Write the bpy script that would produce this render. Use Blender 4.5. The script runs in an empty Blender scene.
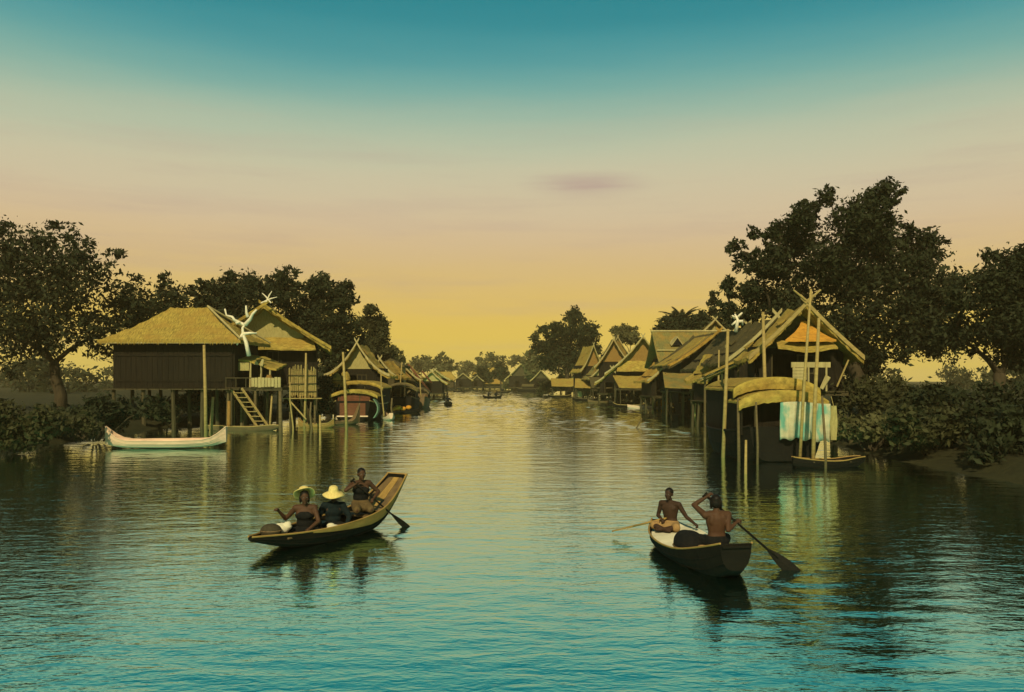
import bpy, math, random
import numpy as np
from mathutils import Vector, Matrix
random.seed(7)
S = bpy.context.scene
COL = S.collection
F, HZ, CAMH = 800.0, 380.0, 3.0
R = math.radians

def P(px, py, Y):
    return Vector(((px - 512) * Y / F, Y, CAMH - (py - HZ) * Y / F))

# ------------------------------------------------------------------ materials
def lin(r, g, b):
    f = lambda c: c / 12.92 if c <= .04045 else ((c + .055) / 1.055) ** 2.4
    return (f(r / 255), f(g / 255), f(b / 255), 1)

def mat(name, c1, c2=None, rough=.8, scale=(4, 4, 4), bump=.3, detail=6, spec=.12, c3=None, bdist=.03):
    m = bpy.data.materials.new(name); m.use_nodes = True
    nt = m.node_tree; N = nt.nodes; Lk = nt.links
    b = N['Principled BSDF']
    b.inputs['Roughness'].default_value = rough
    b.inputs['Specular IOR Level'].default_value = spec
    tc = N.new('ShaderNodeTexCoord'); mp = N.new('ShaderNodeMapping')
    mp.inputs['Scale'].default_value = scale
    Lk.new(tc.outputs['Object'], mp.inputs['Vector'])
    nz = N.new('ShaderNodeTexNoise'); nz.inputs['Scale'].default_value = 1; nz.inputs['Detail'].default_value = detail
    nz.inputs['Roughness'].default_value = .65
    Lk.new(mp.outputs[0], nz.inputs['Vector'])
    rp = N.new('ShaderNodeValToRGB')
    c2 = c2 or tuple(x * .6 for x in c1)
    rp.color_ramp.elements[0].position = .3; rp.color_ramp.elements[0].color = (*c2[:3], 1)
    rp.color_ramp.elements[1].position = .7; rp.color_ramp.elements[1].color = (*c1[:3], 1)
    Lk.new(nz.outputs['Fac'], rp.inputs[0])
    out = rp.outputs[0]
    # broad weathering patches over the fine grain
    n2 = N.new('ShaderNodeTexNoise'); n2.inputs['Scale'].default_value = .9; n2.inputs['Detail'].default_value = 4
    Lk.new(tc.outputs['Object'], n2.inputs['Vector'])
    r2 = N.new('ShaderNodeValToRGB'); r2.color_ramp.elements[0].position = .42; r2.color_ramp.elements[1].position = .62
    Lk.new(n2.outputs['Fac'], r2.inputs[0])
    mx = N.new('ShaderNodeMix'); mx.data_type = 'RGBA'; mx.blend_type = 'MIX'
    c3 = c3 or tuple(x * .72 for x in c1[:3])
    fm = N.new('ShaderNodeMath'); fm.operation = 'MULTIPLY'; fm.inputs[1].default_value = .6
    Lk.new(r2.outputs[0], fm.inputs[0]); Lk.new(fm.outputs[0], mx.inputs[0])
    Lk.new(out, mx.inputs[6]); mx.inputs[7].default_value = (*c3[:3], 1)
    Lk.new(mx.outputs[2], b.inputs['Base Color'])
    bp = N.new('ShaderNodeBump'); bp.inputs['Strength'].default_value = bump; bp.inputs['Distance'].default_value = bdist
    Lk.new(nz.outputs['Fac'], bp.inputs['Height']); Lk.new(bp.outputs[0], b.inputs['Normal'])
    return m

M = {}
TH = (3, 16, 3)           # thatch streaks run down the slope (ridge = local Y)
M['thatch'] = mat('thatch', (.42, .31, .065), (.11, .085, .02), .95, TH, 1, bdist=.06, c3=(.25, .155, .035))
M['thatch_orange'] = mat('orange_thatch', (.38, .23, .045), (.14, .085, .018), .95, TH, 1, bdist=.06, c3=(.30, .22, .05))
M['thatch_bright'] = mat('bright_orange_thatch', (.52, .26, .035), (.24, .12, .02), .95, TH, 1, bdist=.06)
M['thatch_grey'] = mat('grey_thatch', (.21, .19, .06), (.07, .07, .028), .95, TH, 1, bdist=.06, c3=(.26, .15, .03))
M['thatch_dark'] = mat('dark_thatch', (.10, .08, .03), (.04, .034, .015), .95, TH, .9, bdist=.06)
M['board'] = mat('pale_board', (.40, .34, .15), (.22, .18, .08), .8, (6, 6, 1), .3)
M['mat_panel'] = mat('woven_panel', (.36, .31, .12), (.20, .17, .06), .9, (18, 18, 5), .6)
M['mat_orange'] = mat('orange_woven_panel', (.27, .165, .045), (.14, .08, .022), .9, (14, 14, 5), .6)
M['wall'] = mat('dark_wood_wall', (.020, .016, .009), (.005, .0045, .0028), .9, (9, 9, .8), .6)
M['wood'] = mat('weathered_wood', (.075, .062, .028), (.03, .025, .013), .85, (8, 8, 1.2), .5)
M['pole'] = mat('bamboo', (.34, .26, .09), (.18, .13, .045), .6, (3, 3, 9), .3)
M['pole_dark'] = mat('dark_pole', (.13, .10, .045), (.06, .048, .022), .8, (3, 3, 9), .3)
M['hull_dark'] = mat('tarred_hull', (.009, .008, .005), (.004, .004, .003), .7, (3, 9, 9), .3, spec=.1)
M['hull_red'] = mat('red_brown_hull', (.15, .055, .026), (.07, .028, .014), .7, (3, 9, 9), .3)
M['hull_brown'] = mat('oiled_hull', (.16, .10, .034), (.075, .045, .017), .65, (9, 2, 9), .3, spec=.4)
M['hull_white'] = mat('whitewashed_hull', (.72, .50, .34), (.5, .34, .22), .7, (9, 2, 9), .2)
M['hull_yellow'] = mat('yellow_hull', (.33, .21, .06), (.18, .11, .03), .6, (9, 2, 9), .3)
M['white'] = mat('white_cloth', (.62, .58, .42), (.48, .44, .30), .9, (5, 5, 5), .3)
M['bleached'] = mat('bleached_wood', (.72, .66, .48), (.5, .45, .32), .8, (6, 6, 6), .3)
M['green_paint'] = mat('faded_green_paint', (.13, .22, .14), (.08, .13, .08), .7, (5, 5, 5), .3)
M['teal_cloth'] = mat('teal_cloth', (.05, .16, .14), (.03, .09, .08), .9, (5, 5, 5), .3)
M['cargo_orange'] = mat('orange_cargo', (.55, .26, .03), (.35, .15, .02), .9, (12, 12, 12), .5)
M['straw'] = mat('straw_hat_weave', (.66, .54, .20), (.44, .34, .11), .85, (30, 30, 30), .5, bdist=.005)
M['skin'] = mat('brown_skin', (.066, .031, .014), (.044, .020, .009), .68, (9, 9, 9), .05, spec=.2)
M['skin_dark'] = mat('deep_brown_skin', (.042, .021, .011), (.028, .014, .007), .68, (9, 9, 9), .05, spec=.2)
M['hair'] = mat('black_hair', (.010, .008, .006), (.005, .004, .003), .5, (40, 40, 8), .5, bdist=.004)
M['cloth_dark'] = mat('dark_cloth', (.010, .010, .009), (.005, .006, .006), .95, (14, 14, 14), .5, bdist=.01)
M['cloth_brown'] = mat('brown_cloth', (.11, .075, .03), (.06, .04, .018), .95, (14, 14, 14), .5, bdist=.01)
M['cloth_tan'] = mat('tan_cloth', (.30, .19, .075), (.2, .12, .05), .95, (14, 14, 14), .5, bdist=.01)
M['cloth_indigo'] = mat('indigo_cloth', (.008, .016, .017), (.004, .007, .008), .95, (14, 14, 14), .5, bdist=.01)
M['eye'] = mat('eye', (.25, .22, .18), (.02, .02, .02), .3, (60, 60, 60), 0)
M['bark'] = mat('bark', (.060, .047, .026), (.028, .022, .013), .95, (6, 6, 1.5), .8, bdist=.08)
M['earth'] = mat('mud_and_grass', (.035, .034, .013), (.016, .016, .007), 1, (.8, .8, .8), .8, bdist=.2)
M['basket'] = mat('woven_basket', (.06, .05, .028), (.025, .02, .012), .9, (20, 20, 20), .6, bdist=.01)

def leafmat(name, c1, c2):
    m = mat(name, c1, c2, .75, (1.3, 1.3, 1.3), 0, spec=.15)
    return m
M['leaf_dark'] = leafmat('dark_leaves', (.024, .031, .010), (.007, .009, .004))
M['leaf_mid'] = leafmat('olive_leaves', (.046, .046, .015), (.014, .016, .006))
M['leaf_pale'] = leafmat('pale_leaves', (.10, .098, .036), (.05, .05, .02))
M['leaf_hazed'] = leafmat('hazed_far_leaves', (.085, .088, .034), (.05, .052, .02))  # leaf colour paled to paint in the distance haze

def cloth_stained():
    m = mat('stained_hanging_cloth', (.46, .43, .27), (.34, .31, .18), .9, (2, 2, 6), .3)
    N = m.node_tree.nodes; L = m.node_tree.links; b = N['Principled BSDF']
    src = b.inputs['Base Color'].links[0].from_socket
    tc = N.new('ShaderNodeTexCoord'); mp = N.new('ShaderNodeMapping'); mp.inputs['Scale'].default_value = (2.6, 1, 1.1)
    nz = N.new('ShaderNodeTexNoise'); nz.inputs['Scale'].default_value = 1.2; nz.inputs['Detail'].default_value = 5
    rp = N.new('ShaderNodeValToRGB'); rp.color_ramp.elements[0].position = .47; rp.color_ramp.elements[1].position = .62
    mx = N.new('ShaderNodeMix'); mx.data_type = 'RGBA'
    L.new(tc.outputs['Object'], mp.inputs[0]); L.new(mp.outputs[0], nz.inputs[0]); L.new(nz.outputs[0], rp.inputs[0])
    L.new(rp.outputs[0], mx.inputs[0]); L.new(src, mx.inputs[6]); mx.inputs[7].default_value = (.11, .27, .20, 1)
    L.new(mx.outputs[2], b.inputs['Base Color'])
    return m
M['stained'] = cloth_stained()

# ------------------------------------------------------------------ mesh builder
class MB:
    def __init__(s): s.v = []; s.f = []
    def add(s, vs, fs):
        o = len(s.v); s.v += [tuple(v) for v in vs]; s.f += [tuple(i + o for i in f) for f in fs]; return s
    def box(s, c, size, rz=0, rot=None):
        m = rot or Matrix.Rotation(rz, 3, 'Z')
        vs = [Vector(c) + m @ Vector((x * size[0] / 2, y * size[1] / 2, z * size[2] / 2)) for x in (-1, 1) for y in (-1, 1) for z in (-1, 1)]
        return s.add(vs, [(0, 1, 3, 2), (4, 6, 7, 5), (0, 4, 5, 1), (2, 3, 7, 6), (0, 2, 6, 4), (1, 5, 7, 3)])
    def ptube(s, pts, rads, n=6, flat=1.0):
        pts = [Vector(p) for p in pts]; k = len(pts)
        if not hasattr(rads, '__len__'): rads = [rads] * k
        vs = []; u = None
        for i, p in enumerate(pts):
            d = (pts[min(i + 1, k - 1)] - pts[max(i - 1, 0)])
            d = d.normalized() if d.length > 1e-9 else Vector((0, 0, 1))
            a = u if u is not None else (Vector((1, 0, 0)) if abs(d.x) < .8 else Vector((0, 1, 0)))
            a = (a - d * a.dot(d)).normalized(); u = a; b = d.cross(a)
            for j in range(n):
                t = 2 * math.pi * j / n
                vs.append(p + (a * math.cos(t) + b * math.sin(t) * flat) * rads[i])
        fs = [(i * n + j, i * n + (j + 1) % n, (i + 1) * n + (j + 1) % n, (i + 1) * n + j) for i in range(k - 1) for j in range(n)]
        fs += [tuple(range(n))[::-1], tuple((k - 1) * n + j for j in range(n))]
        return s.add(vs, fs)
    def tube(s, a, b, r0, r1=None, n=6): return s.ptube([a, b], [r0, r0 if r1 is None else r1], n)
    def ball(s, c, r, seg=12, rings=8, rot=None):
        r = Vector(r) if hasattr(r, '__len__') else Vector((r, r, r)); c = Vector(c)
        vs = []; m = rot or Matrix.Identity(3)
        for i in range(1, rings):
            a = math.pi * i / rings
            for j in range(seg):
                t = 2 * math.pi * j / seg
                vs.append(c + m @ Vector((r.x * math.sin(a) * math.cos(t), r.y * math.sin(a) * math.sin(t), r.z * math.cos(a))))
        vs += [c + m @ Vector((0, 0, r.z)), c - m @ Vector((0, 0, r.z))]
        T = (rings - 1) * seg
        fs = [(i * seg + j, (i + 1) * seg + j, (i + 1) * seg + (j + 1) % seg, i * seg + (j + 1) % seg) for i in range(rings - 2) for j in range(seg)]
        fs += [(T, j, (j + 1) % seg) for j in range(seg)] + [(T + 1, (rings - 2) * seg + (j + 1) % seg, (rings - 2) * seg + j) for j in range(seg)]
        return s.add(vs, fs)
    def slab(s, pts, th):          # polygon with thickness along its normal
        pts = [Vector(p) for p in pts]; n = (pts[1] - pts[0]).cross(pts[2] - pts[0]).normalized()
        k = len(pts); vs = pts + [p - n * th for p in pts]
        return s.add(vs, [tuple(range(k)), tuple(range(2 * k - 1, k - 1, -1))] + [(i, i + k, (i + 1) % k + k, (i + 1) % k) for i in range(k)])
    def sheet(s, grid, th):        # grid[i][j] of points, thickened straight down / along given vector
        a = len(grid); b = len(grid[0]); t = th if isinstance(th, Vector) else Vector((0, 0, -th))
        top = [Vector(p) for r in grid for p in r]; vs = top + [p + t for p in top]; o = a * b
        fs = []
        for i in range(a - 1):
            for j in range(b - 1):
                q = (i * b + j, (i + 1) * b + j, (i + 1) * b + j + 1, i * b + j + 1)
                fs.append(q); fs.append(tuple(x + o for x in q[::-1]))
        for i in range(a - 1):
            for j in (0, b - 1):
                fs.append((i * b + j, (i + 1) * b + j, (i + 1) * b + j + o, i * b + j + o))
        for j in range(b - 1):
            for i in (0, a - 1):
                fs.append((i * b + j, i * b + j + 1, i * b + j + 1 + o, i * b + j + o))
        return s.add(vs, fs)
    def mesh(s, name):
        me = bpy.data.meshes.new(name); me.from_pydata(s.v, [], s.f); me.validate()
        import bmesh
        bm = bmesh.new(); bm.from_mesh(me); bmesh.ops.recalc_face_normals(bm, faces=bm.faces); bm.to_mesh(me); bm.free()
        return me
    def build(s, name, m, parent=None, smooth=False, loc=None, rz=0):
        me = s.mesh(name); me.materials.append(m)
        if smooth: me.polygons.foreach_set('use_smooth', [True] * len(me.polygons))
        o = bpy.data.objects.new(name, me); COL.objects.link(o)
        if loc is not None: o.location = loc
        o.rotation_euler.z = rz
        if parent: o.parent = parent
        return o

def tag(o, label, cat, group=None, kind=None):
    if label: o['label'] = label
    if cat: o['category'] = cat
    if group: o['group'] = group
    if kind: o['kind'] = kind
    return o
def root(name, label, cat, loc=(0, 0, 0), rz=0, group=None):
    o = bpy.data.objects.new(name, None); COL.objects.link(o)
    o.location = loc; o.rotation_euler.z = rz; o.empty_display_size = .2
    return tag(o, label, cat, group)

def catmull(xs, n):
    xs = np.array(xs, float); k = len(xs); out = []
    for t in np.linspace(0, k - 1, n):
        i = min(int(t), k - 2); u = t - i
        p0, p1, p2, p3 = xs[max(i - 1, 0)], xs[i], xs[i + 1], xs[min(i + 2, k - 1)]
        out.append(.5 * (2 * p1 + (p2 - p0) * u + (2 * p0 - 5 * p1 + 4 * p2 - p3) * u * u + (3 * p1 - p0 - 3 * p2 + p3) * u ** 3))
    return np.array(out)

# ------------------------------------------------------------------ roofs and houses
def gable_grid(L0, L1, span, rz, ez, curve, jit=.08, nt=18):
    ny = max(4, int((L1 - L0) / .45)); g = []
    for i in range(ny + 1):
        y = L0 + (L1 - L0) * i / ny; row = []
        for j in range(-nt, nt + 1):
            t = abs(j) / nt; d = (1 - curve) * t + curve * (1 - (1 - t) ** 2)
            e = random.uniform(-jit, jit)
            sag = .10 * math.sin(math.pi * i / ny) * (1 - t)
            row.append((span * t * (1 if j > 0 else -1) + (e if abs(j) == nt else e * .3), y + (e if i in (0, ny) else 0), rz - (rz - ez) * d - sag + e * (.5 if 0 < t < 1 else .9) - .07 * ((t * 6) % 1) + .05 * math.sin(i * 1.7 + t * 5)))
        g.append(row)
    return g
def fringe(b, line, ln=.32):   # straw ends hanging from an eave
    for k in range(len(line) - 1):
        p, q = Vector(line[k]), Vector(line[k + 1]); n = max(2, int((q - p).length / .07))
        for i in range(n):
            c = p.lerp(q, (i + random.random()) / n) + Vector((0, 0, -.04)); d = (q - p).normalized() * random.uniform(.02, .06)
            e = c + Vector((random.uniform(-.06, .06), random.uniform(-.06, .06), -random.uniform(.35, 1) * ln)); t = d.cross(Vector((0, 0, 1))) * .3
            b.add([c - d, c + d, e, c + t], [(0, 1, 2), (0, 2, 3), (1, 3, 2), (0, 3, 1)])
def gable_roof(parent, L0, L1, span, rz, ez, curve, m, name='roof', th=.16):
    G = gable_grid(L0, L1, span, rz, ez, curve)
    b = MB(); b.sheet(G, th); fringe(b, [r[0] for r in G]); fringe(b, [r[-1] for r in G]); fringe(b, G[0], .18)
    for _ in range(5):      # loose mats laid over worn places
        i = random.randrange(0, len(G) - 1); j = random.choice([random.randrange(1, 15), random.randrange(20, 34)]); q = [Vector(G[i][j]), Vector(G[i + 1][j]), Vector(G[i + 1][j + 2]), Vector(G[i][j + 2])]
        up = Vector((0, 0, .09)); b.slab([v + up + Vector((random.uniform(-.1, .1), random.uniform(-.1, .1), random.uniform(0, .05))) for v in q], .04)
    return b.build(name, m, parent)
def rake(parent, y, span, rz, ez, curve, m, side, ext=.35, w=.22, th=.09, name='bargeboard'):
    pts = []
    nt = 10
    for j in range(nt + 1):
        t = j / nt; d = (1 - curve) * t + curve * (1 - (1 - t) ** 2)
        pts.append(Vector((side * span * t, y, rz - (rz - ez) * d + .05)))
    d0 = (pts[0] - pts[1]).normalized(); pts = [pts[0] + d0 * ext] + pts
    b = MB(); g = [[p + Vector((0, -th / 2, w / 2)), p + Vector((0, -th / 2, -w / 2))] for p in pts]
    b.sheet(g, Vector((0, th, 0)))
    return b.build(name, m, parent)
def hip_grid(hx, hy, rid, rz, ez, m, parent, name='roof', th=.16):   # ridge along local Y, half length rid
    b = MB()
    A, B, C, D = (-hx, -hy, ez), (hx, -hy, ez), (hx, hy, ez), (-hx, hy, ez)
    r0, r1 = (0, -rid, rz), (0, rid, rz)
    def face(p00, p01, p10, p11):
        n = 16; g = []
        for i in range(n + 1):
            row = []
            for j in range(n + 1):
                u, v = i / n, j / n
                p = (Vector(p00).lerp(Vector(p01), v)).lerp(Vector(p10).lerp(Vector(p11), v), u)
                e = random.uniform(-.035, .035)
                row.append(p + Vector((0, 0, e - .12 * math.sin(math.pi * u) * (rz - ez) / 2 - .06 * ((u * 5.01) % 1))))
            g.append(row)
        b.sheet(g, th)
    face(r0, r1, A, D); face(r1, r0, C, B)
    for p, q in ((A, B), (B, C), (C, D), (D, A)): fringe(b, [Vector(p).lerp(Vector(q), i / 8) + Vector((0, 0, -.05)) for i in range(9)], .25)
    face(Vector(r0) + Vector((.02, 0, 0)), r0, B, A); face(r1, Vector(r1) + Vector((.02, 0, 0)), D, C)
    return b.build(name, m, parent)

def walls(parent, hw, y0, y1, z0, z1, m=None, door=True, wins=1, thick=.08):
    b = MB(); m = m or M['wall']
    dw = .55; dz = min(z1 - .35, z0 + 1.9)
    dx = -hw * .35
    if door:
        b.box(((-hw + dx - dw) / 2, y0, (z0 + z1) / 2), (dx - dw + hw, thick, z1 - z0))
        b.box(((hw + dx + dw) / 2, y0, (z0 + z1) / 2), (hw - dx - dw, thick, z1 - z0))
        b.box((dx, y0, (dz + z1) / 2), (2 * dw, thick, z1 - dz))
    else:
        b.box((0, y0, (z0 + z1) / 2), (2 * hw, thick, z1 - z0))
    b.box((0, y1, (z0 + z1) / 2), (2 * hw, thick, z1 - z0))
    for s in (-1, 1):
        b.box((s * (hw - thick / 2), (y0 + y1) / 2, (z0 + z1) / 2), (thick, y1 - y0 - thick, z1 - z0))
    for sx in np.arange(-hw + .15, hw, .3):
        if not (door and dx - dw - .05 < sx < dx + dw + .05): b.box((sx, y0 - thick / 2 - .012, (z0 + z1) / 2 + random.uniform(-.02, .02)), (.035, .03, z1 - z0 - .05))
    b.build('wall', m, parent)
    if door:
        MB().box((dx - dw + .05, y0 + .45, (z0 + dz) / 2), (.05, .85, dz - z0)).build('door', M['wood'], parent)
    for k in range(wins):
        x = hw * (.15 + .55 * k)
        f = MB()
        zc = z0 + (z1 - z0) * .6; w, h = .38, .42
        for sx in (-1, 1): f.box((x + sx * w, y0 - .06, zc), (.07, .06, 2 * h + .1))
        for sz in (-1, 1): f.box((x, y0 - .06, zc + sz * h), (2 * w - .07, .06, .07))
        f.box((x, y0 - .055, zc), (.05, .04, 2 * h - .07))
        fw = f.build('window', M['wood'], parent); MB().box((x, y0 - .045, zc), (2 * w - .07, .012, 2 * h - .07)).build('shutter', M['hull_dark'], fw)
def stilts(parent, xs, ys, z0, z1, r=.09, m=None):
    for x in xs:
        for y in ys:
            MB().ptube([(x + random.uniform(-.12, .12), y + random.uniform(-.1, .1), z0), (x, y, z1)], [r * 1.1, r * .85], 7).build('stilt', m or M['wood'], parent)
def deck(parent, x0, x1, y0, y1, z, m=None, name='floor'):
    b = MB(); n = max(3, int((x1 - x0) / .3)); w = (x1 - x0) / n
    for i in range(n):
        b.box((x0 + w * (i + .5), (y0 + y1) / 2 + random.uniform(-.05, .05), z - .03 + random.uniform(-.01, .01)), (w * .93, y1 - y0, .05))
    for y in (y0 + .12, y1 - .12): b.box(((x0 + x1) / 2, y, z - .14), (x1 - x0, .12, .14))
    return b.build(name, m or M['wood'], parent)
def gable_panel(parent, y, span, rz, ez, curve, m, drop=.12, name='gable_panel', z_low=None):
    b = MB(); up = []; nt = 8
    zl = ez if z_low is None else z_low
    for j in range(-nt, nt + 1):
        t = abs(j) / nt; d = (1 - curve) * t + curve * (1 - (1 - t) ** 2)
        z = rz - (rz - ez) * d - drop - .1
        if z >= zl: up.append((span * t * (1 if j > 0 else -1), z))
    g = [[(x, y, z), (x, y, zl - .02)] for x, z in up]
    b.sheet(g, Vector((0, .06, 0)))
    return b.build(name, m, parent)

def stilt_house(label, X, Yf, w, span, depth, floor, ez, rz, roofm, curve=.35, front=.9, panel=None, name='stilt_house', group=None, rzot=0, barge=None, wins=1, zbot=-.6, pent=None, wallm=None, deckf=.8, cat='house', finial=True, nst=4):
    """gable toward local -Y; the roof's front edge is at y=0"""
    o = root(name, label, cat, (X, Yf, 0), rzot, group)
    rf = gable_roof(o, 0, depth, span, rz, ez, curve, roofm)
    for s in (-1, 1): rake(rf, -.03 if s < 0 else -.035, span, rz, ez, curve, barge or M['board'], s, ext=.4 if finial else .0)
    gable_panel(o, front - .12, span * .93, rz, ez + (rz - ez) * .07, curve, panel or M['mat_panel'], z_low=ez + (rz - ez) * .22)
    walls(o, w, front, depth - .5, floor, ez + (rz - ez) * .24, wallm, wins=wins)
    deck(o, -w - .2, w + .2, front - deckf, depth - .3, floor)
    stilts(o, np.linspace(-w, w, nst), (front - deckf + .1, (front + depth) / 2, depth - .4), zbot, floor - .2)
    if pent:
        b = MB(); z0, z1, hw = pent; g = []
        for i in range(5):
            u = i / 4
            g.append([(x * (1 + .06 * u), front - .2 - u * .75, z0 + (z1 - z0) * u + random.uniform(-.03, .03)) for x in np.linspace(-hw, hw, 13)])
        b.sheet(g, .1).build('pent_roof', roofm, o)
    return o

# ------------------------------------------------------------------ foliage
def leaf_cloud(name, clumps, n, size, m, parent, seed, flat=.75):
    """clumps: (centre, radius) ; leaves as small bent quads gathered in sprays"""
    rng = np.random.default_rng(seed)
    tot = sum(r ** 2 for _, r in clumps); V = []; 
    for c, r in clumps:
        k = max(8, int(n * r * r / tot)); ns = max(4, int(k / 22))
        d = rng.normal(size=(ns, 3)); d /= np.linalg.norm(d, axis=1)[:, None]
        rad = r * rng.uniform(.2, 1.0, ns) ** .5 * rng.uniform(.75, 1.38, ns)
        sc = np.array(c) + d * rad[:, None] * np.array([1, 1, flat])
        idx = rng.integers(0, ns, k)
        pos = sc[idx] + rng.normal(size=(k, 3)) * (r * .13 + size * .6) * np.array([1, 1, .7])
        a = rng.normal(size=(k, 3)); a[:, 2] -= .3; a /= np.linalg.norm(a, axis=1)[:, None]
        b = rng.normal(size=(k, 3)); b -= a * (a * b).sum(1)[:, None]; b /= np.linalg.norm(b, axis=1)[:, None]
        s = size * rng.uniform(.3, 1.0, k)[:, None] ** 1.4 * 1.75
        q = np.stack([pos - a * s, pos + b * s * .45, pos + a * s, pos - b * s * .45], 1)
        V.append(q.reshape(-1, 3))
    V = np.concatenate(V); nf = len(V) // 4
    me = bpy.data.meshes.new(name); me.vertices.add(len(V)); me.vertices.foreach_set('co', V.ravel())
    me.loops.add(nf * 4); me.loops.foreach_set('vertex_index', np.arange(nf * 4))
    me.polygons.add(nf); me.polygons.foreach_set('loop_start', np.arange(nf) * 4); me.polygons.foreach_set('loop_total', np.full(nf, 4))
    me.update(); me.materials.append(m)
    o = bpy.data.objects.new(name, me); COL.objects.link(o)
    if parent: o.parent = parent
    return o

def tree(label, base_px, Y, blobs, m='leaf_dark', n=3000, size=.2, trunk_r=.25, seed=1, group=None, name='broadleaf_tree', ground=.5, depth=.55, limbs=True):
    """blobs: (px, py, rpx) seen at distance Y; each gets its own depth"""
    rnd = random.Random(seed); k = Y / F
    bx = (base_px - 512) * k
    o = root(name, label, 'tree', (bx, Y, ground), 0, group)
    cl = []; xs = [b[0] for b in blobs]; wid = (max(xs) - min(xs)) * k + 2
    for px, py, r in blobs:
        p = P(px, py, Y); dy = rnd.uniform(-.5, .5) * wid * depth
        cl.append((Vector((p.x - bx, dy, p.z - ground)), r * k))
    tb = MB(); zc = sum(c.z for c, _ in cl) / len(cl); cx = sum(c.x for c, _ in cl) / len(cl)
    fork = Vector((cx * .35, 0, max(zc * .45, 1.2)))
    tb.ptube([(0, 0, -.8), (cx * .05 + .1, .05, fork.z * .35), (cx * .2 - .08, -.05, fork.z * .7), fork], [trunk_r * 1.35, trunk_r, trunk_r * .85, trunk_r * .75], 9)
    cl.sort(key=lambda q: (q[0] - fork).length); nodes = [fork]
    for c, r in cl:         # each bough springs from the nearest bough already grown
        src = min(nodes, key=lambda q: (q - c).length + .35 * (q - fork).length)
        h = (src - fork).length; w0 = trunk_r * (.5 if src is fork else max(.16, .34 - .02 * h))
        mid = src.lerp(c, .5) + Vector((rnd.uniform(-.25, .25), rnd.uniform(-.25, .25), rnd.uniform(.0, .3) * r))
        tb.ptube([src - Vector((0, 0, .1)), src.lerp(mid, .5) + Vector((rnd.uniform(-.1, .1), rnd.uniform(-.1, .1), .1)), mid, c + Vector((0, 0, r * .2))], [w0, w0 * .8, w0 * .6, w0 * .25], 6); nodes += [c, mid]
        for _ in range(3):
            e = c + Vector((rnd.uniform(-1, 1), rnd.uniform(-1, 1), rnd.uniform(-.3, 1))) * r * .85
            tb.ptube([mid.lerp(c, .5), c.lerp(e, .5) + Vector((0, 0, .1)), e], [trunk_r * .18, trunk_r * .1, .015], 4)
    tb.build('trunk', M['bark'], o, True)
    sat = []
    for c, r in cl:         # loose outer sprays
        for _ in range(4):
            d = Vector((rnd.gauss(0, 1), rnd.gauss(0, 1), rnd.gauss(.25, 1))).normalized(); sat.append((c + d * r * rnd.uniform(1.0, 1.3), r * rnd.uniform(.18, .36)))
    leaf_cloud('crown', cl + sat, n, size, M[m], o, seed)
    return o
def shrub(label, px, Y, w, h, m='leaf_mid', n=500, size=.14, seed=1, ground=.4, group=None, x=None):
    rnd = random.Random(seed); X = (px - 512) * Y / F if x is None else x
    o = root('shrub', label, 'shrub', (X, Y, ground), 0, group)
    tb = MB(); cl = []
    for i in range(9):
        c = Vector((rnd.uniform(-.5, .5) * w, rnd.uniform(-.4, .4) * w, rnd.uniform(.12, .8) * h)); cl.append((c, .3 * min(w, h * 1.3)))
        tb.ptube([(c.x * .15, c.y * .15, -.3), c * .6, c], [.05, .03, .012], 5)
    tb.build('stem', M['bark'], o); leaf_cloud('foliage', cl, n, size, M[m], o, seed)
    return o
def palm(label, px, Y, topy, spread, seed=3, ground=.5):
    rnd = random.Random(seed); X = (px - 512) * Y / F; z = P(px, topy, Y).z - ground
    o = root('palm_tree', label, 'tree', (X, Y, ground), 0)
    MB().ptube([(0, 0, -.6), (.15, 0, z * .4), (.1, 0, z * .8), (0, 0, z)], [.22, .17, .14, .12], 8).build('trunk', M['bark'], o, True)
    b = MB()
    for i in range(26):
        a = i * 2.399; up = rnd.uniform(-.35, 1.35); Ln = spread * rnd.uniform(.8, 1.1); pts = []
        for j in range(9):
            t = j / 8; rr = Ln * t * math.cos(up * .8 * (1 - t * .3))
            pts.append(Vector((math.cos(a) * rr, math.sin(a) * rr, z + Ln * (math.sin(up) * t - .38 * t * t))))
        b.ptube(pts, [.04 * (1 - .8 * j / 8) for j in range(9)], 4)
        for j in range(1, 9):
            p = pts[j]; d = (pts[j] - pts[j - 1]).normalized(); sd = d.cross(Vector((0, 0, 1))).normalized()
            for q in (0, .33, .66):
                pp = p - d * q * Ln / 8
                for s in (-1, 1):
                    l = Ln * .3 * (1.1 - j / 10); e = pp + sd * s * l * .75 + d * l * .5 + Vector((0, 0, -.35 * l))
                    b.add([pp - d * .09, pp + d * .09, e], [(0, 1, 2)])
    b.build('crown', M['leaf_dark'], o)
    return o

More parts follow.
